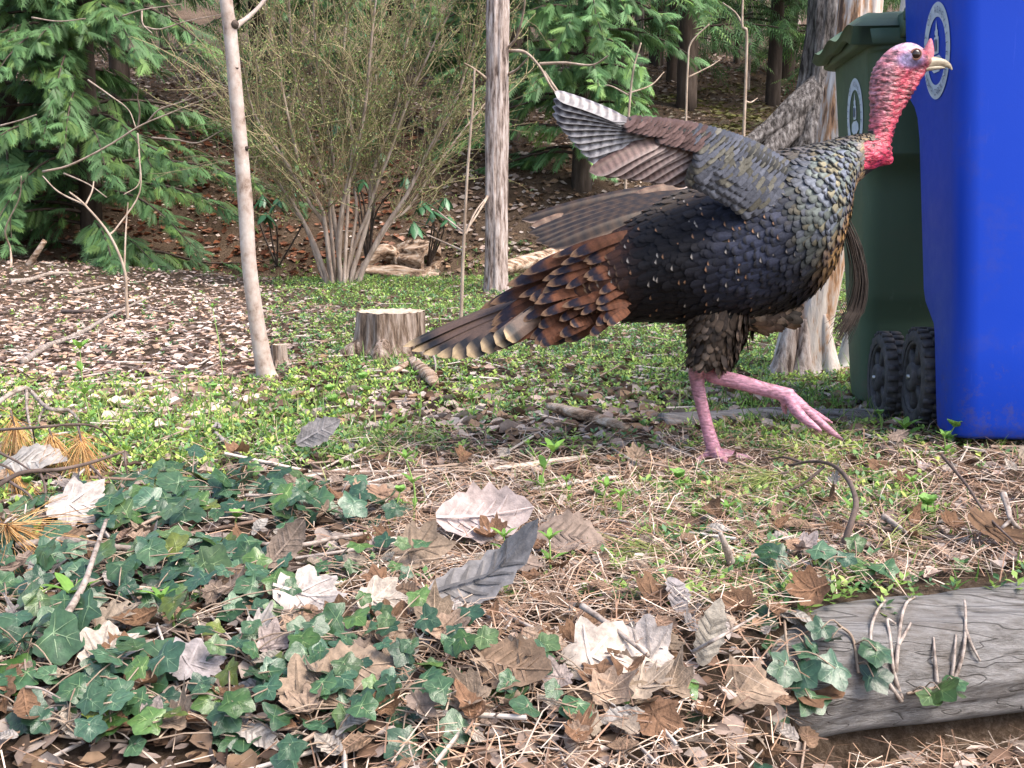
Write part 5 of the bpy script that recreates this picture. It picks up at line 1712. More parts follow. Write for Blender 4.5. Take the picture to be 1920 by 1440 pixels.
# the largest that face the viewer are parts of their own, the rest one mass
front = (Nn[:, 1] < -.15) & (fx < 1590) & (US > .05)
vis = np.where(front, L * Wd * -Nn[:, 1], 0)
big_ids = np.argsort(-vis)[:290]
mask = np.ones(k, bool)
mask[big_ids] = False
nv = V.shape[1]
Vr, Cr = V[mask].reshape(-1, 3), C[mask].reshape(-1, 3)
Qr = (q[None] + (np.arange(mask.sum()) * nv)[:, None, None]).reshape(-1, 4)
obj('body_feathers', Vr, Qr, M_FEATHER, turkey, col=Cr, smooth_=True, kind='stuff')
for i in big_ids:
    obj('feather', V[i], q, M_FEATHER, turkey, col=C[i], smooth_=True)

# ---- thigh feathers (hair-like, brown)
def leg_feathers(rows, n, L0, cols, seed):
    r = np.random.default_rng(seed)
    C0 = np.array([at_t(a, b, d) for a, b, _, _, d in rows])
    A0 = np.array([[r1 * KT, r2 * KT] for _, _, r1, r2, _ in rows])
    f = r.random(n)
    C = np.array([np.interp(f, np.linspace(0, 1, len(rows)), C0[:, c]) for c in range(3)]).T
    A = np.array([np.interp(f, np.linspace(0, 1, len(rows)), A0[:, c]) for c in range(2)]).T
    th = r.random(n) * 2 * PI
    D = norm(C0[-1] - C0[0])
    side = np.array([0, 1.0, 0])
    up = norm(np.cross(D, side))
    O = np.cos(th)[:, None] * up * A[:, :1] + np.sin(th)[:, None] * side * A[:, 1:]
    N = norm(O)
    X = norm(D + r.normal(0, .12, (n, 3)))
    L = r.uniform(.6, 1.2, n) * L0
    cc = np.array(cols)[r.integers(0, len(cols), n)] * r.uniform(.7, 1.3, (n, 1))
    def cf(info, s, t): return cc[:, None, :] * (1 - .55 * smooth(.75, .95, s))[..., None]
    V, q, C_ = contour(C + O, X, N, L, L * .22, L * .12, cf, None)
    Q = (q[None] + (np.arange(n) * V.shape[1])[:, None, None]).reshape(-1, 4)
    return obj('thigh_feathers', V.reshape(-1, 3), Q, M_FEATHER, turkey, col=C_.reshape(-1, 3), smooth_=True, kind='stuff')
brown = [[.05, .036, .028], [.035, .026, .022], [.08, .055, .04], [.14, .10, .075]]
leg_feathers([(1352, 570, 58, 42, -.05), (1342, 605, 47, 36, -.05), (1334, 645, 38, 31, -.04), (1328, 672, 32, 26, -.034)], 650, .035, brown, 3)
leg_feathers([(1375, 570, 60, 42, .055), (1366, 610, 42, 32, .05), (1350, 655, 32, 25, .035), (1342, 678, 26, 22, .03)], 520, .035, brown, 4)
leg_feathers([(1370, 575, 40, 60, 0), (1420, 590, 26, 40, 0), (1470, 585, 20, 30, 0)], 260, .04, [[.20, .14, .10], [.12, .08, .06], [.05, .04, .032]], 5)

# ---- long feathers: wing quills, tail
def quill(name, parent, base, tip, N, Wd, colfun, ns=26, curve=.06, bend=None, tipround=.10, mat=None, asym=.35, base_w=.35):
    base, tip, N = np.array(base, float), np.array(tip, float), np.array(N, float)
    L = np.linalg.norm(tip - base)
    X = (tip - base) / L
    Yv = norm(np.cross(N, X))
    Z = np.cross(X, Yv)
    s = np.linspace(0, 1, ns)
    t = np.array([-1, -.66, -.33, -.06, .06, .33, .66, 1])
    w = np.minimum(1, base_w + (1 - base_w) * smooth(0, .25, s)) * np.sqrt(np.clip(1 - np.clip((s - (1 - tipround * 2.2)) / (tipround * 2.2), 0, 1) ** 2, .004, 1))
    S, T = np.meshgrid(s, t, indexing='ij')
    wl = np.where(T < 0, 1 - asym, 1 + asym)
    V = (base + X * (S * L)[..., None] + Yv * (T * w[:, None] * Wd * wl)[..., None]
         + Z * (curve * L * np.sin(PI * S) - .16 * Wd * (T * w[:, None]) ** 2 + .05 * Wd * (abs(T) < .1))[..., None])
    if bend is not None:
        V = V + np.array(bend) * (S ** 2)[..., None]
    C = np.clip(colfun(S, T, L), 0, 1)
    return obj(name, V.reshape(-1, 3), ring_quads(ns, len(t), closed=False), mat or M_QUILL, parent, col=C.reshape(-1, 3), smooth_=True)

def col3(c): return np.array(c)[None, None, :]
def barred(dark, light, n, duty=.5, edge=None, seed=0):
    ph = (seed * .37) % 1
    def f(S, T, L):
        x = (S * n + ph + .12 * T) % 1
        w = (smooth(0, .16, x) * smooth(duty + .10, duty - .06, x))[..., None] * smooth(.08, .2, S)[..., None]
        C = col3(dark) * (1 - w) + col3(light) * w
        sh = np.exp(-(T / .07) ** 2)[..., None]
        C = C * (1 - sh * .5) + col3((.22, .17, .13)) * sh * .5
        if edge is not None:
            e_ = smooth(.72, .95, T)[..., None]
            C = C * (1 - e_) + col3(edge) * e_
        return C
    return f

wing = empty('dummy', root_p)
bpy.data.objects.remove(wing, do_unlink=True)

# near wing, held up and swept back; the hand comes a little towards the viewer
def wp(px, py, dy):
    return W(px, py, YT + dy)
sh_p, el_p, wr_p, tip_p = wp(1452, 322, -.115), wp(1352, 268, -.20), wp(1240, 238, -.26), wp(1178, 226, -.29)
bone = catmull(np.array([sh_p, wp(1405, 292, -.165), el_p, wp(1295, 250, -.23), wr_p, tip_p]), 40)
brad = np.interp(np.linspace(0, 1, 40), [0, .2, .5, .8, 1], [.034, .032, .024, .016, .006])
V, Q, T = tube(bone, brad, 20)
V[:, 1] = V[:, 1]
arm = obj('wing', V, [Q, T], M_UNDER, turkey, col=np.full((len(V), 3), .05), smooth_=True, label='raised near wing swept back with pale barred tip')
WN = norm(np.array([.10, -.80, .42]))
def bone_at(f):
    return np.array([np.interp(f, np.linspace(0, 1, 40), bone[:, c]) for c in range(3)])
# primaries: barred grey and white, fanned to the back
for i in range(10):
    f = i / 9
    b0 = bone_at(.74 + .25 * (1 - f) * 1.0)
    tx, ty = 1022 + 58 * abs(f - .35) ** 1.3 * 1.2 + 40 * f, 172 + 128 * f
    tp_ = wp(tx, ty, -.34 + .06 * f)
    quill('wing_feather', arm, b0 + np.array([0, .002 * i, 0]), tp_, norm(WN + np.array([0, .1 * f, .15 * (1 - f)])), .0145, barred((.085, .075, .085), (.36, .34, .345), 8.5, .46, (.20, .19, .20), i), curve=.03, asym=.3, tipround=.07)
# secondaries: brown, bars dissolving to rusty pink
for i in range(13):
    f = i / 12
    b0 = bone_at(.26 + .50 * (1 - f))
    tp_ = wp(1105 + 175 * f + 12 * math.sin(i * 2.1), 322 + 22 * f, -.29 + .12 * f)
    quill('wing_feather', arm, b0 + np.array([0, .004 + .0012 * i, -.004]), tp_, norm(WN + np.array([0, 0, .1])), .019, barred((.085, .050, .044), (.20, .125, .11), 12, .5, (.22, .165, .15), i), curve=.05, tipround=.09)
# wing coverts in rows, from the leading edge down
def covert_cols(info, s, t):
    f, r = info['f'][:, None], info['r']
    base = np.where((f + .22 * (r[:, 2:3] - .5) > .55)[..., None], col3([.12, .076, .070])[0], np.where((r[:, :1] > .7)[..., None], np.array([.15, .14, .115])[None, None], np.array([.105, .11, .135])[None, None]))
    base = base * (0.7 + .6 * r[:, 1:2, None])
    return base * (1 - .92 * smooth(.72, .86, s))[..., None] + np.array([.015, .015, .018]) * smooth(.78, .9, s)[..., None]
Ps, Xs, Ns, Ls, Fs = [], [], [], [], []
for row in range(9):
    m = 36 - row
    for i in range(m):
        f = -.07 + 1.05 * (i + .5 * (row % 2) + rng.normal(0, .12)) / m
        if f > .50 and row > 3: continue
        if f > .74 and row > 2: continue
        p = bone_at(max(0, f)) + (bone[0] - bone[4]) * max(0.0, -f) * 8
        down = np.array([-.10, .02, -1.0])
        drop = (row - 2.0) * .0125 * np.interp(f, [0, .3, .8, 1], [1.25, 1.0, .62, .35])
        frac = (row - 2) / 7
        bulge = np.interp(f, [0, .2, .5, .8, 1], [.044, .036, .026, .018, .009]) * math.sqrt(max(0, 1 - frac ** 2))
        p = p + down * drop + np.array([0, -bulge, 0])
        Ps.append(p)
        Xs.append(norm(np.array([-.75 - .1 * row * .2, .05, -.40 - .03 * row])))
        Ns.append(norm(np.array([.05, -1.0, .9 - .16 * row])))
        Ls.append(np.interp(f, [0, .3, .8], [.030, .034, .04]) * (.7 + .07 * row))
        Fs.append(f)
Ps, Xs, Ns, Ls, Fs = map(np.array, (Ps, Xs, Ns, Ls, Fs))
kk = len(Ps)
V, q, C = contour(Ps, Xs + rng.normal(0, .05, (kk, 3)), Ns, Ls, Ls * .33, Ls * .10, covert_cols, dict(f=Fs, r=rng.random((kk, 3))))
Q = (q[None] + (np.arange(kk) * V.shape[1])[:, None, None]).reshape(-1, 4)
obj('wing_coverts', V.reshape(-1, 3), Q, M_FEATHER, arm, col=C.reshape(-1, 3), smooth_=True, kind='stuff')

# far wing, half folded along the back: brown feathers with pale upper edges
V, Q, T = tube([wp(1420, 330, .12), wp(1330, 335, .13), wp(1240, 352, .13)], [.035, .03, .012], 14, 16)
fw = obj('wing', V, [Q, T], M_UNDER, turkey, col=np.full((len(V), 3), .05), smooth_=True, label='half folded far wing with barred brown feathers over the back')
for i in range(9):
    f = i / 8
    b0 = wp(1330 - 30 * f, 345 + 30 * f, .10 - .10 * f)
    tp_ = wp(978 + (i % 3) * 8 + 34 * f, 422 + 40 * f - 10 * (i == 0), .10 - .13 * f)
    quill('wing_feather', fw, b0, tp_, norm(np.array([.2, -.75, .65])), .020, barred((.012, .008, .007), (.050, .028, .016), 13, .45, (.30, .21, .16) if i < 1 else (.14, .09, .06), i), curve=.06, tipround=.10)
for i in range(5):
    b0 = wp(1300 - 46 * i, 338 + 13 * i, .085)
    tp_ = wp(1172 - 44 * i, 372 + 13 * i, .075)
    quill('wing_feather', fw, b0, tp_, norm(np.array([.1, -.8, .6])), .017, barred((.10, .058, .04), (.24, .15, .10), 5, .5, (.50, .42, .38), i), curve=.05, ns=14, tipround=.14)

# tail
tips = [(756, 650), (772, 658), (794, 664), (820, 668), (848, 670), (876, 667), (904, 658), (930, 646), (950, 636)]
def tail_col(S, T, L):
    n = 26
    x = (S * n + .2 * np.sin(T * 9)) % 1
    w = (smooth(.2, .5, x) * .5)[..., None]
    C = col3([.060, .040, .034]) * (1 - w) + col3([.13, .075, .05]) * w
    blk = (smooth(.78, .82, S) * smooth(.94, .91, S))[..., None]
    C = C * (1 - blk) + col3([.014, .012, .013]) * blk
    tip = smooth(.91, .94, S)[..., None]
    C = C * (1 - tip) + col3([.44, .31, .17]) * tip
    sh = np.exp(-(T / .07) ** 2)[..., None]
    return C * (1 - .4 * sh) + col3([.14, .09, .06]) * .4 * sh
for sgn in (-1, 1):
    for i, (tx, ty) in enumerate(tips):
        if sgn > 0 and i == 0: continue
        f = i / 8
        b0 = W(1052 - 6 * f, 535 + 28 * f, YT + sgn * (.008 + .040 * f) + .002 * i)
        tp_ = W(tx, ty, YT + sgn * (.004 + .115 * f))
        quill('tail_feather', turkey, b0, tp_, norm(np.array([.25, sgn * (.25 + .75 * f), .85 - .55 * f])), .0205, tail_col, curve=.025, asym=.12 * sgn, tipround=.05, base_w=.5)
# tail coverts: chestnut, black bar, buff fringe
def covert_tail(tone):
    def f(S, T, L):
        C = np.broadcast_to(col3(np.array([.125, .048, .025]) * tone), S.shape + (3,)).copy()
        x = (S * 9 + .15 * T ** 2) % 1
        C = C * (1 - (.35 * smooth(.5, .7, x))[..., None])
        b = (smooth(.70, .76, S + .06 * T ** 2) * smooth(.93, .88, S + .06 * T ** 2))[..., None]
        C = C * (1 - b) + col3([.016, .014, .022]) * b
        e_ = smooth(.90, .95, S + .07 * T ** 2)[..., None]
        return C * (1 - e_) + col3([.17, .10, .06]) * e_
    return f
rows = [  # base px, tip px, depth offset, width
    *[((1075 - 8 * j, 500 + 22 * j), (905 + 9 * j, 572 + 17 * j), -.02 - .012 * j, .026) for j in np.arange(0, 5, .6)],
    *[((1105 - 8 * j, 478 + 26 * j), (945 + 12 * j, 540 + 20 * j), -.032 - .013 * j, .025) for j in np.arange(0, 6, .6)],
    *[((1135 - 6 * j, 455 + 27 * j), (990 + 13 * j, 510 + 22 * j), -.05 - .012 * j, .024) for j in np.arange(0, 6, .6)],
    *[((1165 - 4 * j, 440 + 28 * j), (1035 + 12 * j, 488 + 25 * j), -.068 - .011 * j, .023) for j in np.arange(0, 6, .6)],
    *[((1190 - 2 * j, 430 + 29 * j), (1075 + 11 * j, 470 + 27 * j), -.086 - .008 * j, .022) for j in np.arange(0, 6, .6)]]
for i, (b0, t0, dy, w_) in enumerate(rows):
    quill('tail_covert', turkey, W(b0[0] + rng.normal(0, 7), b0[1] + rng.normal(0, 5), YT + dy + .012), W(t0[0] + rng.normal(0, 16), t0[1] + rng.normal(0, 9), YT + dy - .012 + rng.normal(0, .004)), norm(np.array([.15 + rng.normal(0, .08), -.8, .55 + rng.normal(0, .08)])), w_ * rng.uniform(.38, .58), covert_tail(rng.uniform(.45, 1.25)), ns=16, curve=.05, tipround=.16, asym=0, mat=M_FEATHER, base_w=.7)
# under-tail coverts, ragged and dark with buff tips
for i in range(16):
    f = i / 15
    b0 = (1030 + 105 * f, 588 + 5 * math.sin(i))
    t0 = (940 + 130 * f + rng.normal(0, 5), 628 + 10 * math.sin(i * 1.7) + 8 * (f > .5))
    quill('tail_covert', turkey, W(*b0, YT - .03 - .05 * f * (i % 2)), W(*t0, YT - .04 - .06 * f * (i % 2)), norm(np.array([.1, -.9, .1])), .016, covert_tail(.5), ns=14, curve=.03, tipround=.18, asym=0, mat=M_FEATHER, base_w=.8)
# ================================================================== leaves, ivy, weeds, sprigs
def leaf_from_outline(pts, veins, curl, cup, twist, base_col, vein_col, seed, rings=3, vw=.018):
    """pts: outline (x along the midrib 0..1, y), fan of rings about the centre, bent by curl / cup; raised veins"""
    r = np.random.default_rng(seed)
    pts = np.array(pts, float)
    n = len(pts)
    c = np.array([.42, 0])
    V2 = [c[None]]
    for i in range(1, rings + 1):
        V2.append(c + (pts - c) * (i / rings))
    V2 = np.vstack(V2)
    F3 = [[0, 1 + j, 1 + (j + 1) % n] for j in range(n)]
    F4 = []
    for i in range(rings - 1):
        a = 1 + i * n
        for j in range(n):
            F4.append([a + j, a + n + j, a + n + (j + 1) % n, a + (j + 1) % n])
    col = np.tile(np.array(base_col, float), (len(V2), 1)) * r.uniform(.85, 1.15, (len(V2), 1))
    vv, vq = [], []
    off = len(V2)
    for (a, b) in veins:
        a, b = np.array(a, float), np.array(b, float)
        d = b - a
        d = d / np.linalg.norm(d)
        s = np.array([-d[1], d[0]]) * vw
        m = (a + b) / 2
        k = off + len(vv)
        vv += [a + s, a - s, m + s * .7, m - s * .7, b + s * .25, b - s * .25]
        vq += [[k, k + 1, k + 3, k + 2], [k + 2, k + 3, k + 5, k + 4]]
    if vv:
        V2 = np.vstack([V2, np.array(vv)])
        col = np.vstack([col, np.tile(vein_col, (len(vv), 1))])
    x, y = V2[:, 0], V2[:, 1]
    z = curl * (x - .4) ** 2 + cup * y ** 2 + twist * (x - .4) * y + .035 * np.sin(9 * x + 3) * np.sin(11 * y + seed)
    z[off:] += .012
    return np.column_stack([x, y, z]), [np.array(F4 + vq), np.array(F3)], col

def lobed(lobes, depth, n_teeth=0, jag=0.0, seed=0, stretch=1.0):
    """outline from polar lobes: list of (angle, length)"""
    r = np.random.default_rng(seed)
    out = []
    L = sorted(lobes)
    for i, (a, l) in enumerate(L):
        out.append((a, l))
        a2, l2 = L[(i + 1) % len(L)]
        if i + 1 == len(L): a2 += 2 * PI
        out.append(((a + a2) / 2, min(l, l2) * depth))
    pts = []
    for i, (a, l) in enumerate(out):
        a2, l2 = out[(i + 1) % len(out)]
        if i + 1 == len(out): a2 += 2 * PI
        for k in range(3):
            t = k / 3
            aa, ll = a + (a2 - a) * t, l + (l2 - l) * t
            ll *= 1 + (jag * (r.random() - .5))
            pts.append((.30 + ll * math.cos(aa), ll * math.sin(aa) * stretch))
    return pts

M_DEAD = mat_attr('big_dead_leaf', rough=.75, spec=.2, transl=.12, nscale=7, namp=.45, bump=.8, objrand=.2)
M_IVY = mat_attr('ivy_leaf', rough=.30, spec=.55, transl=.1, nscale=6, namp=.4, objrand=.45, bump=.3)
M_IVY_STEM = mat_noise('ivy_stem', [(.3, (.16, .11, .08)), (.7, (.36, .28, .21))], 40, rough=.8, bump=.4, bdist=.003)
M_WEED = mat_attr('weed_leaf', rough=.5, spec=.4, transl=.3, objrand=.25)

# dead leaf shapes
tones = [(.34, .275, .265), (.235, .15, .105), (.29, .225, .18), (.16, .09, .055), (.36, .315, .295), (.20, .15, .125), (.28, .20, .15), (.37, .315, .275), (.235, .21, .215)]
maple = [(0, .70), (.75, .60), (1.55, .50), (2.5, .34), (-.75, .60), (-1.55, .50), (-2.5, .34)]
oak = [(0, .70), (.45, .52), (.95, .42), (1.7, .34), (2.5, .30), (-.45, .52), (-.95, .42), (-1.7, .34), (-2.5, .30)]
mv = [((-.02, 0), (.95, 0)), ((.30, 0), (.68, .36)), ((.30, 0), (.68, -.36)), ((.28, 0), (.32, .42)), ((.28, 0), (.32, -.42)), ((.5, 0), (.75, .16)), ((.5, 0), (.75, -.16))]
def lance(w, teeth, seed, n=9):
    r = np.random.default_rng(seed)
    top, bot = [], []
    for i in range(n):
        x = i / (n - 1)
        ww = w * math.sin(PI * min(1, x * .96 + .04)) ** .8
        j = 1 + teeth * ((i % 2) - .5) + .1 * (r.random() - .5)
        top.append((x, ww * j + .005))
        bot.append((x, -ww * j - .005))
    return top + bot[::-1]
lv_ = [((0, 0), (1, 0))] + [((.12 + .12 * i, 0), (.27 + .12 * i, s * .20)) for i in range(5) for s in (-1, 1)]
def dead_mesh(shape, tone, seed, flat=False):
    """shape m: broad lobed, l: long pointed, o: rounded oak, b: broad toothed"""
    t = np.array(tones[tone])
    r_ = np.random.default_rng(100 + seed)
    if shape == 'm': out, ve = lobed(maple, .80, jag=.16, seed=seed), mv
    elif shape == 'l': out, ve = lance(.20 + .06 * r_.random(), .2, seed, 13), lv_
    elif shape == 'b': out, ve = lance(.36, .22, seed, 13), lv_
    else: out, ve = lobed(oak, .80, jag=.2, seed=seed, stretch=.8), mv[:3]
    k = .8 if flat else 1.7
    V, F, C = leaf_from_outline(out, ve, r_.uniform(-.6, 1.0) * k, r_.uniform(.1, 1.2) * k, r_.uniform(-.8, .8) * k, t, t * (.62 if seed % 2 else 1.25), seed, rings=4, vw=.022)
    return mesh_data('dead_leaf', V, F, M_DEAD, C, True)
DEAD = [dead_mesh('mlo'[i % 3], i % 9 if i % 4 else 3, i) for i in range(18)]

def put_leaf(me, p, size, az, tilt, roll, name, parent=None, **props):
    M4 = Matrix.Translation(Vector(p)) @ Matrix.Rotation(az, 4, 'Z') @ Matrix.Rotation(tilt, 4, 'Y') @ Matrix.Rotation(roll, 4, 'X') @ Matrix.Translation(Vector((-.42 * size, 0, 0))) @ Matrix.Diagonal((size, size, size, 1))
    return inst(name, me, parent, M4, **props)

def lay_leaf(me, p, size, az, N, name, parent=None, **props):
    X = Vector((math.cos(az), math.sin(az), 0))
    N = Vector(N).normalized()
    X = (X - N * X.dot(N)).normalized()
    Yv = N.cross(X)
    M4 = Matrix(((X.x, Yv.x, N.x, p[0]), (X.y, Yv.y, N.y, p[1]), (X.z, Yv.z, N.z, p[2]), (0, 0, 0, 1))) @ Matrix.Diagonal((size, size, size, 1)) @ Matrix.Translation(Vector((-.42, 0, 0)))
    return inst(name, me, parent, M4, **props)

# the large ones that can be told apart: px, py, length px, azimuth, tilt (up at the tip), mesh, label
big = [
    (895, 1022, 165, .15, -.25, 'b0', .35, 'broad pinkish grey dead leaf with ribbed veins lying on the straw'),
    (905, 1146, 215, .45, -.30, 'l8', .5, 'long grey pointed dead leaf lying diagonally on the straw'),
    (1128, 1285, 165, .2, -.2, 'm7', .5, 'big pale tan lobed dead leaf under a pale twig'),
    (1205, 1270, 120, 2.2, -.3, 'm4', .3, 'pale lobed dead leaf tucked behind the big tan leaf'),
    (575, 1165, 130, -.2, -.3, 'm4', .4, 'pale crumpled dead leaf between the ivy and the straw'),
    (722, 966, 90, -.5, -.4, 'o1', .5, 'ragged reddish brown dead leaf at the edge of the ivy'),
    (592, 868, 85, .9, -.9, 'l8', .2, 'upright grey dead leaf in front of the stump'),
    (1862, 1040, 130, -.6, -.35, 'o3', .6, 'orange brown curled oak leaf below the blue bin'),
    (1210, 1335, 120, .6, -.4, 'o2', .5, 'tan dead leaf at the foot of the bank below the pale narrow leaf'),
    (1328, 1275, 120, 1.5, -1.0, 'l7', .2, 'pale narrow dead leaf standing upright by the climbing ivy'),
    (1400, 1345, 120, .1, -.3, 'm6', .3, 'brown lobed dead leaf below the climbing ivy'),
    (1500, 1335, 150, .4, -.5, 'm3', .4, 'dark reddish brown dead leaf against the front of the log'),
    (650, 1312, 150, .3, -.3, 'b6', .5, 'pinkish brown toothed dead leaf among the low ivy'),
    (758, 1275, 75, .9, -.5, 'o4', .4, 'small bleached white dead leaf among the low ivy'),
    (955, 1305, 150, -.5, -.3, 'b1', .6, 'folded reddish brown dead leaf with a curled edge'),
    (215, 1200, 95, .6, -.4, 'o2', .5, 'tan dead leaf with a hole lying on the ivy'),
    (48, 905, 130, -.1, -.3, 'b4', .8, 'large pale curled dead leaf under the dark forked branch'),
    (205, 1270, 110, 1.0, -.3, 'm7', .5, 'buff dead leaf half hidden behind ivy leaves'),
    (535, 1095, 100, 1.3, -.7, 'l5', .3, 'grey brown dead leaf standing on edge beside the ivy'),
    (445, 1125, 95, .2, -.4, 'o1', .7, 'golden brown crumpled dead leaf between ivy leaves'),
    (712, 1168, 90, .1, -.3, 'm7', .6, 'cream dead leaf with torn edge below the straw'),
    (485, 1225, 100, 1.2, -.5, 'o4', .4, 'holed bleached dead leaf standing in the ivy'),
    (370, 1290, 110, .8, -.4, 'm8', .4, 'grey skeletal dead leaf lying in the ivy'),
    (1270, 1155, 90, 1.7, -.4, 'l8', .4, 'thin grey dead leaf lying against the bank'),
    (1015, 1240, 95, -.7, -.5, 'l6', .4, 'long brown dead leaf below the grey pointed leaf'),
    (785, 1075, 110, .1, -.2, 'm6', .8, 'wrinkled brown dead leaf flattened into the straw'),
    (980, 1095, 90, 2.6, -.3, 'o5', .5, 'dull brown dead leaf behind the long grey leaf'),
    (1060, 1045, 120, -.1, -.25, 'b5', .3, 'grey brown dead leaf lying beside a green weed'),
    (150, 985, 120, .2, -.3, 'm4', .5, 'whitish torn dead leaf beside the dry pine sprig'),
    (580, 1350, 130, .4, -.3, 'm6', .4, 'brown dead leaf under the lowest ivy leaves'),
]
for ib, (px, py, L, az, tilt, mi, cup, lab) in enumerate(big):
    p = G(px, py)
    size = L * 1.15 * p[1] / F_PX
    up = .35 if tilt < -.6 else 1.0
    N = (rng.normal(0, .18), -.55 - (.5 if tilt < -.6 else 0) + rng.normal(0, .12), up)
    lay_leaf(dead_mesh(mi[0], int(mi[1]), 40 + ib, True), p + [0, 0, .024 + size * .13 + (.25 * size if tilt < -.6 else 0)], size, az, N, 'dead_leaf', label=lab, cat='leaf', group='large dead leaves in the foreground')
# smaller ones strewn between them
n_small = 0
while n_small < 270:
    px, py = rng.uniform(-60, 1980), rng.uniform(820, 1440)
    w = .25 if py < 1000 else (.75 if px < 1500 else .35)
    if 1560 < px and 1090 < py < 1420: continue
    if px < 700 and 880 < py: w = .5
    if 450 < px < 1560 and py > 1120: w = 1.0
    if rng.random() > w: continue
    p = G(px, py)
    size = rng.uniform(.028, .062)
    zone_ = ('small dry brown leaf lying among the ivy', 'small dead leaves among the ivy') if (px < 720 and py > 880) else \
            (('small dry brown leaf lying on the pine straw', 'small dead leaves on the pine straw') if py > 960 else ('small dry brown leaf lying in the grass by the bird', 'small dead leaves in the grass'))
    if py > 1120 and 450 < px < 1560 and rng.random() < .6: size *= 1.05
    lay_leaf(DEAD[rng.integers(0, 18)], p + [0, 0, .016 + size * .15 + rng.uniform(0, .012)], size, rng.uniform(0, 6.28), (rng.normal(0, .3), -.35 + rng.normal(0, .3), 1), 'dead_leaf', label=zone_[0], cat='leaf', group=zone_[1])
    n_small += 1

# ---- ivy
IVY = []
for i, (c, vc) in enumerate([((.058, .125, .055), (.22, .32, .16)), ((.045, .105, .060), (.18, .28, .17)), ((.085, .165, .045), (.26, .36, .14)), ((.075, .15, .085), (.25, .36, .23)), ((.13, .16, .03), (.25, .30, .10)), ((.05, .115, .05), (.2, .3, .15)), ((.065, .13, .065), (.24, .34, .2)), ((.04, .09, .05), (.15, .24, .14)), ((.09, .15, .06), (.27, .36, .18)), ((.055, .12, .075), (.2, .3, .2))]):
    q_ = np.random.default_rng(300 + i)
    lob = [(q_.normal(0, .06), .68 * q_.uniform(.9, 1.1)), (.95, .56 * q_.uniform(.8, 1.15)), (-.95, .56 * q_.uniform(.8, 1.15)), (2.0, .47 * q_.uniform(.8, 1.1)), (-2.0, .47 * q_.uniform(.8, 1.1)), (PI, .18)]
    out = lobed(lob, q_.uniform(.76, .94), jag=.05, seed=30 + i)
    ve = [((.30, 0), (.92, 0)), ((.30, 0), (.58, .40)), ((.30, 0), (.58, -.40)), ((.30, 0), (.13, .36)), ((.30, 0), (.13, -.36)), ((.55, 0), (.72, .14)), ((.55, 0), (.72, -.14))]
    r_ = np.random.default_rng(200 + i)
    V, F, C = leaf_from_outline(out, ve, r_.uniform(-.7, .1), r_.uniform(-.5, .5), r_.uniform(-.5, .5), np.array(c) * .68, np.array(vc) * .7, i, vw=.010)
    IVY.append(mesh_data('ivy_leaf', V, F, M_IVY, C, True))

def ivy_vine(label, path, n_leaf, size_px, spread, group='ivy trailing over the bank', heights=(.015, .06), lean=None, on=None):
    """path: world points of the runner; leaves on short stalks to both sides"""
    P = catmull(np.array(path), 24)
    e = empty('ivy_vine', P[0], label, 'ivy', group)
    k = P[:, 1].mean() / F_PX
    V, Q, T = tube(P, np.full(24, .0022), 5, 24)
    obj('stem', V, [Q, T], M_IVY_STEM, e, smooth_=True)
    for i in range(n_leaf):
        f = (i + .5) / n_leaf
        p = np.array([np.interp(f, np.linspace(0, 1, 24), P[:, c]) for c in range(3)])
        q = p + np.array([rng.normal(0, spread), rng.normal(0, spread * .7), 0])
        if on is None:
            q[2] = float(height(q[0], q[1])) + rng.uniform(*heights)
        else:
            q = on(p, spread)
        st = catmull(np.array([p, (p + q) / 2 + [0, 0, .012], q]), 6)
        V, Q, T = tube(st, np.full(6, .0011), 4)
        obj('leaf_stalk', V, [Q, T], M_IVY_STEM, e, smooth_=True)
        sz = size_px * k * rng.uniform(.62, 1.18)
        mi = 4 if rng.random() < .03 else (rng.integers(0, 4) if rng.random() < .5 else rng.integers(5, 10))
        lay_leaf(IVY[mi], q, sz, -PI / 2 + rng.normal(0, .9), (rng.normal(0, .42), -.55 + rng.normal(0, .45), 1), 'leaf', e)
    return e

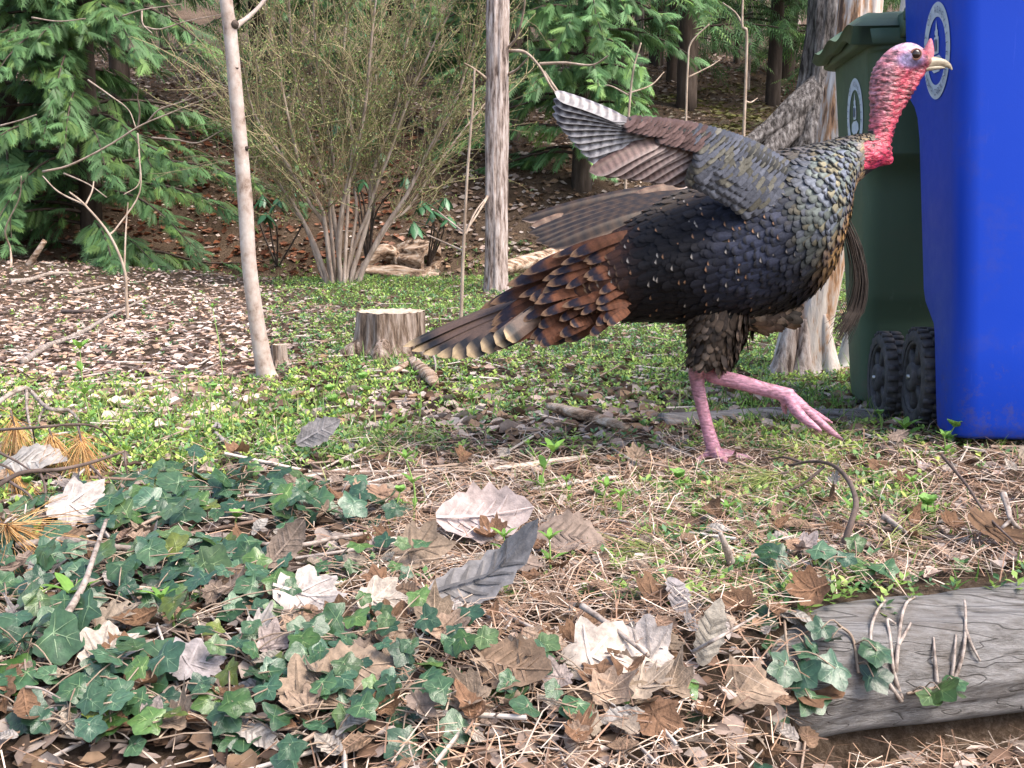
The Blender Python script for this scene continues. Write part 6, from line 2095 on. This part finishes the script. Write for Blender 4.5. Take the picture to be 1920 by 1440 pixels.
vines = [
    ([(300, 905), (400, 930), (480, 960)], 'ivy runner at the upper edge of the bed below the dry pine sprigs', 12, 66),
    ([(250, 960), (330, 985), (420, 985)], 'ivy runner with overlapping leaves just above the long pale branch', 13, 84),
    ([(430, 935), (520, 955), (600, 950)], 'ivy runner reaching toward the upright grey dead leaf', 11, 68),
    ([(520, 1000), (600, 990), (690, 1000)], 'ivy runner spreading onto the straw left of the pinkish grey leaf', 11, 66),
    ([(80, 960), (170, 985), (250, 1010)], 'ivy runner under the dark forked branch', 10, 78),
    ([(20, 1060), (80, 1090), (140, 1110)], 'ivy runner left of the lichen-spotted stick', 10, 92),
    ([(190, 1080), (260, 1090), (320, 1110)], 'ivy runner below the long pale branch', 12, 88),
    ([(330, 1070), (400, 1085), (470, 1095)], 'ivy runner hanging under the fork of the long pale branch', 12, 84),
    ([(340, 1150), (420, 1150), (500, 1160)], 'ivy runner around the golden brown crumpled leaf', 9, 74),
    ([(620, 1080), (690, 1100), (740, 1110)], 'small ivy runner alone in the pine straw', 7, 62),
    ([(0, 1150), (40, 1190), (90, 1220)], 'ivy runner at the outer edge of the bed below the lichen-spotted stick', 10, 100),
    ([(220, 1160), (290, 1180), (350, 1190)], 'ivy runner circling the tan leaf with a hole', 10, 78),
    ([(20, 1270), (90, 1280), (160, 1290)], 'ivy runner carrying the largest dark leaves', 9, 118),
    ([(200, 1320), (270, 1330), (330, 1340)], 'ivy runner beside the broken straw-coloured stem', 9, 96),
    ([(380, 1240), (440, 1260), (500, 1275)], 'ivy runner around the holed bleached leaf', 9, 80),
    ([(470, 1310), (540, 1320), (600, 1300)], 'ivy runner in front of the pinkish brown toothed leaf', 10, 84),
    ([(600, 1220), (670, 1235), (720, 1250)], 'ivy runner below the pale crumpled leaf', 11, 72),
    ([(640, 1350), (700, 1355), (770, 1360)], 'ivy runner at the foot of the bank under the bleached white leaf', 9, 88),
    ([(770, 1270), (830, 1255), (880, 1240)], 'ivy runner below the long grey pointed leaf', 8, 70),
    ([(900, 1345), (960, 1350), (1020, 1345)], 'ivy runner under the folded reddish brown leaf', 6, 82),
    ([(1130, 1365), (1180, 1350), (1250, 1360)], 'ivy runner under the big pale tan leaf', 6, 74),
    ([(30, 1380), (120, 1400), (240, 1410)], 'ivy runner at the very foot of the ivy bed', 9, 100),
    ([(-330, 1120), (-230, 1100), (-120, 1110)], 'ivy runner straying out past the outer edge of the bed', 10, 86),
    ([(-260, 1300), (-160, 1290), (-60, 1300)], 'ivy runner in the outer corner of the ivy bed', 10, 96),
    ([(400, 1400), (520, 1410), (640, 1420)], 'low ivy runner below the toothed leaf', 9, 92),
]
for pts, lab, nl, sz in vines:
    ivy_vine(lab, [G(x, y, .012) for x, y in pts], int(nl * 2.1), sz * .80, .066)
# ivy climbing the log
def on_log(p, spread):
    return p + np.array([rng.normal(0, spread), -.012 - .012 * rng.random(), rng.normal(0, spread * .45)])
def log_surf(px, py, out=.008):
    """point on the front of the log under a pixel"""
    d = ray(px, py)
    for tq in np.linspace(.8, 2.6, 3000):
        q = np.array([0, 0, CAM_H]) + d * tq
        c = la(q[0])
        rr = np.interp(q[0], xs, LOG_R) + out
        if np.hypot(q[1] - c[1], q[2] - c[2]) < rr:
            return q
    return G(px, py, out)
ivy_vine('ivy climbing up the log between the dark reddish leaf and the weeds', [log_surf(*q) for q in [(1480, 1300), (1478, 1250), (1474, 1200), (1470, 1160), (1462, 1110)]], 12, 74, .035, on=on_log)
ivy_vine('ivy spilling over the top of the log above the bare rootlets', [log_surf(1450, 1105), G(1530, 1098, .02), G(1600, 1090, .02), log_surf(1690, 1112)], 8, 60, .03)
ivy_vine('two-leaved ivy sprig hanging on the front of the log', [log_surf(1570, 1170), log_surf(1598, 1196), log_surf(1610, 1262)], 4, 68, .018, on=on_log)
ivy_vine('ivy sprig at the foot of the log under the bare rootlets', [log_surf(1700, 1300), log_surf(1740, 1292), log_surf(1780, 1285)], 4, 66, .02, on=on_log)
# bare rootlets clinging to the log
for lab, paths in [('bare forked ivy rootlets clinging up the cracked grey log', [[(1690, 1315), (1672, 1290), (1640, 1240), (1632, 1190), (1642, 1150), (1660, 1125)], [(1690, 1310), (1676, 1260), (1668, 1190), (1664, 1162), (1680, 1170)], [(1680, 1260), (1684, 1215), (1690, 1160), (1700, 1130), (1715, 1120)], [(1684, 1210), (1696, 1190), (1708, 1168)]]),
                   ('bare straight ivy rootlet clinging beside the forked rootlets', [[(1770, 1308), (1795, 1262), (1808, 1210), (1810, 1150), (1808, 1125)], [(1780, 1290), (1788, 1240), (1792, 1190)], [(1810, 1180), (1822, 1210), (1838, 1240)], [(1756, 1280), (1752, 1230), (1750, 1195)]])]:
    e = empty('ivy_rootlet', log_surf(*paths[0][0]), lab, 'ivy')
    for pp in paths:
        V, Q, T = tube([log_surf(x, y, .0055) for x, y in pp], np.linspace(.0034, .0016, len(pp)), 7, 28, amp=.3, freq=3)
        obj('rootlet', V, [Q, T], M_STICK, e, smooth_=True)

# ---- weeds with whorled leaves
wl_ = lance(.17, .05, 3)
V, F, C = leaf_from_outline(wl_, [((0, 0), (1, 0))], -.5, .3, 0, (.17, .32, .06), (.28, .42, .12), 5, rings=2)
ME_WEED = mesh_data('weed_leaf', V, F, M_WEED, C, True)
V, F, C = leaf_from_outline(lobed([(0, .6), (1.2, .52), (-1.2, .52), (2.3, .5), (-2.3, .5)], .93), [((.1, 0), (.8, 0))], -.1, .4, 0, (.22, .40, .10), (.32, .48, .16), 6, rings=2)
ME_ROUND = mesh_data('weed_leaf', V, F, M_WEED, C, True)
M_WSTEM = mat_noise('weed_stem', [(.3, (.16, .28, .06)), (.7, (.28, .40, .12))], 40, rough=.6, bump=0)
M_PETAL = mat_noise('yellow_petal', [(.3, (.65, .55, .04)), (.7, (.80, .70, .08))], 60, rough=.5, bump=0)
def weed(px, py, top_py, lab, group, whorls=3, round_=False, leaf=None, flower=False):
    b = G(px, py)
    k = b[1] / F_PX
    H = (py - top_py) * k
    e = empty('weed_plant', b, lab, 'weed', group)
    P = np.array([b - [0, 0, .01], b + [rng.normal(0, .06) * H, 0, H * .5], b + [rng.normal(0, .12) * H, rng.normal(0, .1) * H, H]])
    V, Q, T = tube(P, [.0022, .0018, .001], 6, 14)
    obj('stem', V, [Q, T], M_WSTEM, e, smooth_=True)
    Pc = catmull(P, 20)
    ls = leaf or H * .42
    for w in range(whorls):
        f = (w + 1) / whorls
        p = Pc[int(f * 19)]
        m = 5 if w == whorls - 1 else 3
        a0 = rng.random() * 6
        for i in range(m):
            az = a0 + i / m * 2 * PI
            X = Vector((math.cos(az), math.sin(az), .45 + .3 * f)).normalized()
            N = Vector((-math.cos(az) * .5, -math.sin(az) * .5, 1))
            Yv = N.cross(X).normalized()
            Z = X.cross(Yv)
            s = ls * rng.uniform(.7, 1.1) * (1 - .25 * f)
            M4 = Matrix(((X.x, Yv.x, Z.x, p[0]), (X.y, Yv.y, Z.y, p[1]), (X.z, Yv.z, Z.z, p[2]), (0, 0, 0, 1))) @ Matrix.Diagonal((s, s, s, 1))
            inst('leaf', ME_ROUND if round_ else ME_WEED, e, M4)
    if flower:
        V, Q = ball(P[-1] + [0, 0, .004], .007, (1, 1, .6), 8)
        obj('flower', V, Q, M_PETAL, e, smooth_=True)
    return e
weed(178, 810, 648, 'tall leafy yellow-flowered weed rising from the grass by the leafy slope', None, 4, leaf=.055, flower=True)
weed(420, 745, 575, 'very thin tall weed stalk left of the leaning young tree', None, 2, leaf=.03)
weed(773, 985, 850, 'tall bright green weed rising beside the ragged reddish leaf', None, 3, leaf=.04)
weed(1018, 935, 840, 'leafy green weed standing behind the bleached wood strip', None, 3, leaf=.05)
weed(950, 1065, 1000, 'small whorled weed in front of the pinkish grey leaf', None, 2, leaf=.035)
weed(1032, 1085, 1005, 'whorled weed with a round leaf right of the pinkish grey leaf', None, 2, leaf=.035)
weed(1162, 985, 925, 'low whorled weed in the straw in front of the foot', None, 2, leaf=.035)
weed(325, 1190, 1115, 'fresh pale green weed growing through the ivy', None, 2, leaf=.04)
weed(140, 1180, 1110, 'pale green two-armed seedling beside the lichen-spotted stick', None, 1, leaf=.06)
weed(1700, 830, 800, 'spiky bright green tuft at the foot of the bins', None, 2, leaf=.06)
weed(885, 800, 715, 'slender weed with narrow leaves in the grass below the tail', None, 3, leaf=.04)
weed(785, 790, 700, 'forked weed in the grass under the tail coverts', None, 3, leaf=.035)
for (px, py) in [(170, 955), (445, 998), (60, 935), (1650, 808), (1672, 798)]:
    weed(px, py, py - 34, 'round-leaved pale seedling poking up through other plants', 'round-leaved seedlings', 1, True, .03)
for i in range(26):
    px, py = rng.uniform(350, 1850), rng.uniform(735, 1060)
    if 1600 < px and py < 815: continue
    if px < 700 and py > 870: continue
    weed(px, py, py - rng.uniform(30, 60), 'small whorled green weed scattered in the grassy straw', 'small weeds in the grass', 2, rng.random() < .3, rng.uniform(.022, .038))

# ---- pine sprigs
M_DRYPINE = mat_attr('dry_pine_needles', rough=.6, spec=.3)
def pine_sprig(label, pts, arch, cols, n, L, spread, hang, tw=True):
    P = []
    for (x, y), h_ in zip(pts, arch):
        g = G(x, y)
        if h_ > 0:
            d = ray(x, y)
            g = np.array([0, 0, CAM_H]) + d * ((g[2] + h_ - CAM_H) / d[2])
        P.append(g)
    P = catmull(np.array(P), 12)
    e = empty('pine_sprig', P[0], label, 'pine sprig')
    V, Q, T = tube(P, np.linspace(.0028, .0016, 12), 6)
    obj('twig', V, [Q, T], M_STICK_D, e, smooth_=True)
    mb = MB()
    T_ = norm(np.gradient(P, axis=0))
    for i in range(n):
        j = rng.integers(3, 12)
        d = norm(T_[j] * .8 + rng.normal(0, spread, 3) + np.array([0, 0, -hang]))
        q = wander(P[j], d, L * rng.uniform(.7, 1.15), 5, .06, -hang * .12)
        g = height(q[:, 0], q[:, 1]) + .004
        q[:, 2] = np.maximum(q[:, 2], g)
        mb.add(*tube(q, np.linspace(.0009, .0005, 6), 3, cap=False), col=np.array(cols[rng.integers(0, len(cols))]) * rng.uniform(.8, 1.2))
    mb.build('needles', M_DRYPINE, e, kind='stuff')
orange = [(.55, .33, .12), (.48, .26, .09), (.60, .40, .19), (.36, .18, .07)]
pine_sprig('hanging tuft of dry orange pine needles under the bowed twig', [(20, 770), (24, 785), (28, 800)], [.10, .09, .08], orange, 120, .10, .5, .7)
pine_sprig('dry orange pine needle tuft hanging at the fork of the bowed twig', [(92, 805), (96, 815), (100, 830)], [.09, .085, .07], orange, 120, .10, .5, .7)
pine_sprig('long dry orange needle tuft hanging from the twig tip', [(146, 800), (150, 815), (152, 830)], [.10, .09, .08], orange, 130, .11, .45, .7)
pine_sprig('flat spray of dry orange needles sweeping over the ivy', [(-10, 975), (15, 985), (30, 990)], [.07, .07, .06], orange, 140, .13, .45, .25)
pine_sprig('small dry needle tuft under the dark forked branch', [(185, 895), (192, 905), (196, 912)], [.06, .05, .04], orange, 80, .08, .3, .8)
pine_sprig('dry needles drooping at the edge of the ivy bed beside the pale curled leaf', [(0, 870), (20, 880), (30, 890)], [.07, .06, .05], orange, 90, .10, .35, .8)
green = [(.20, .24, .07), (.26, .28, .09), (.34, .30, .12), (.15, .20, .06)]
pine_sprig('olive green pine sprig on the dark curved twig before the standing foot', [(1480, 885), (1455, 890), (1430, 900)], [.04, .035, .03], green, 150, .12, .28, .2)
pine_sprig('fallen green pine needles lying in the straw above the log', [(1300, 1048), (1270, 1046), (1240, 1046)], [.01, .01, .01], green, 110, .11, .22, .05)
pine_sprig('fallen pine sprig with olive needles in the weeds above the log end', [(1640, 1030), (1660, 1018), (1690, 1008)], [.02, .02, .02], green, 80, .10, .25, .1)
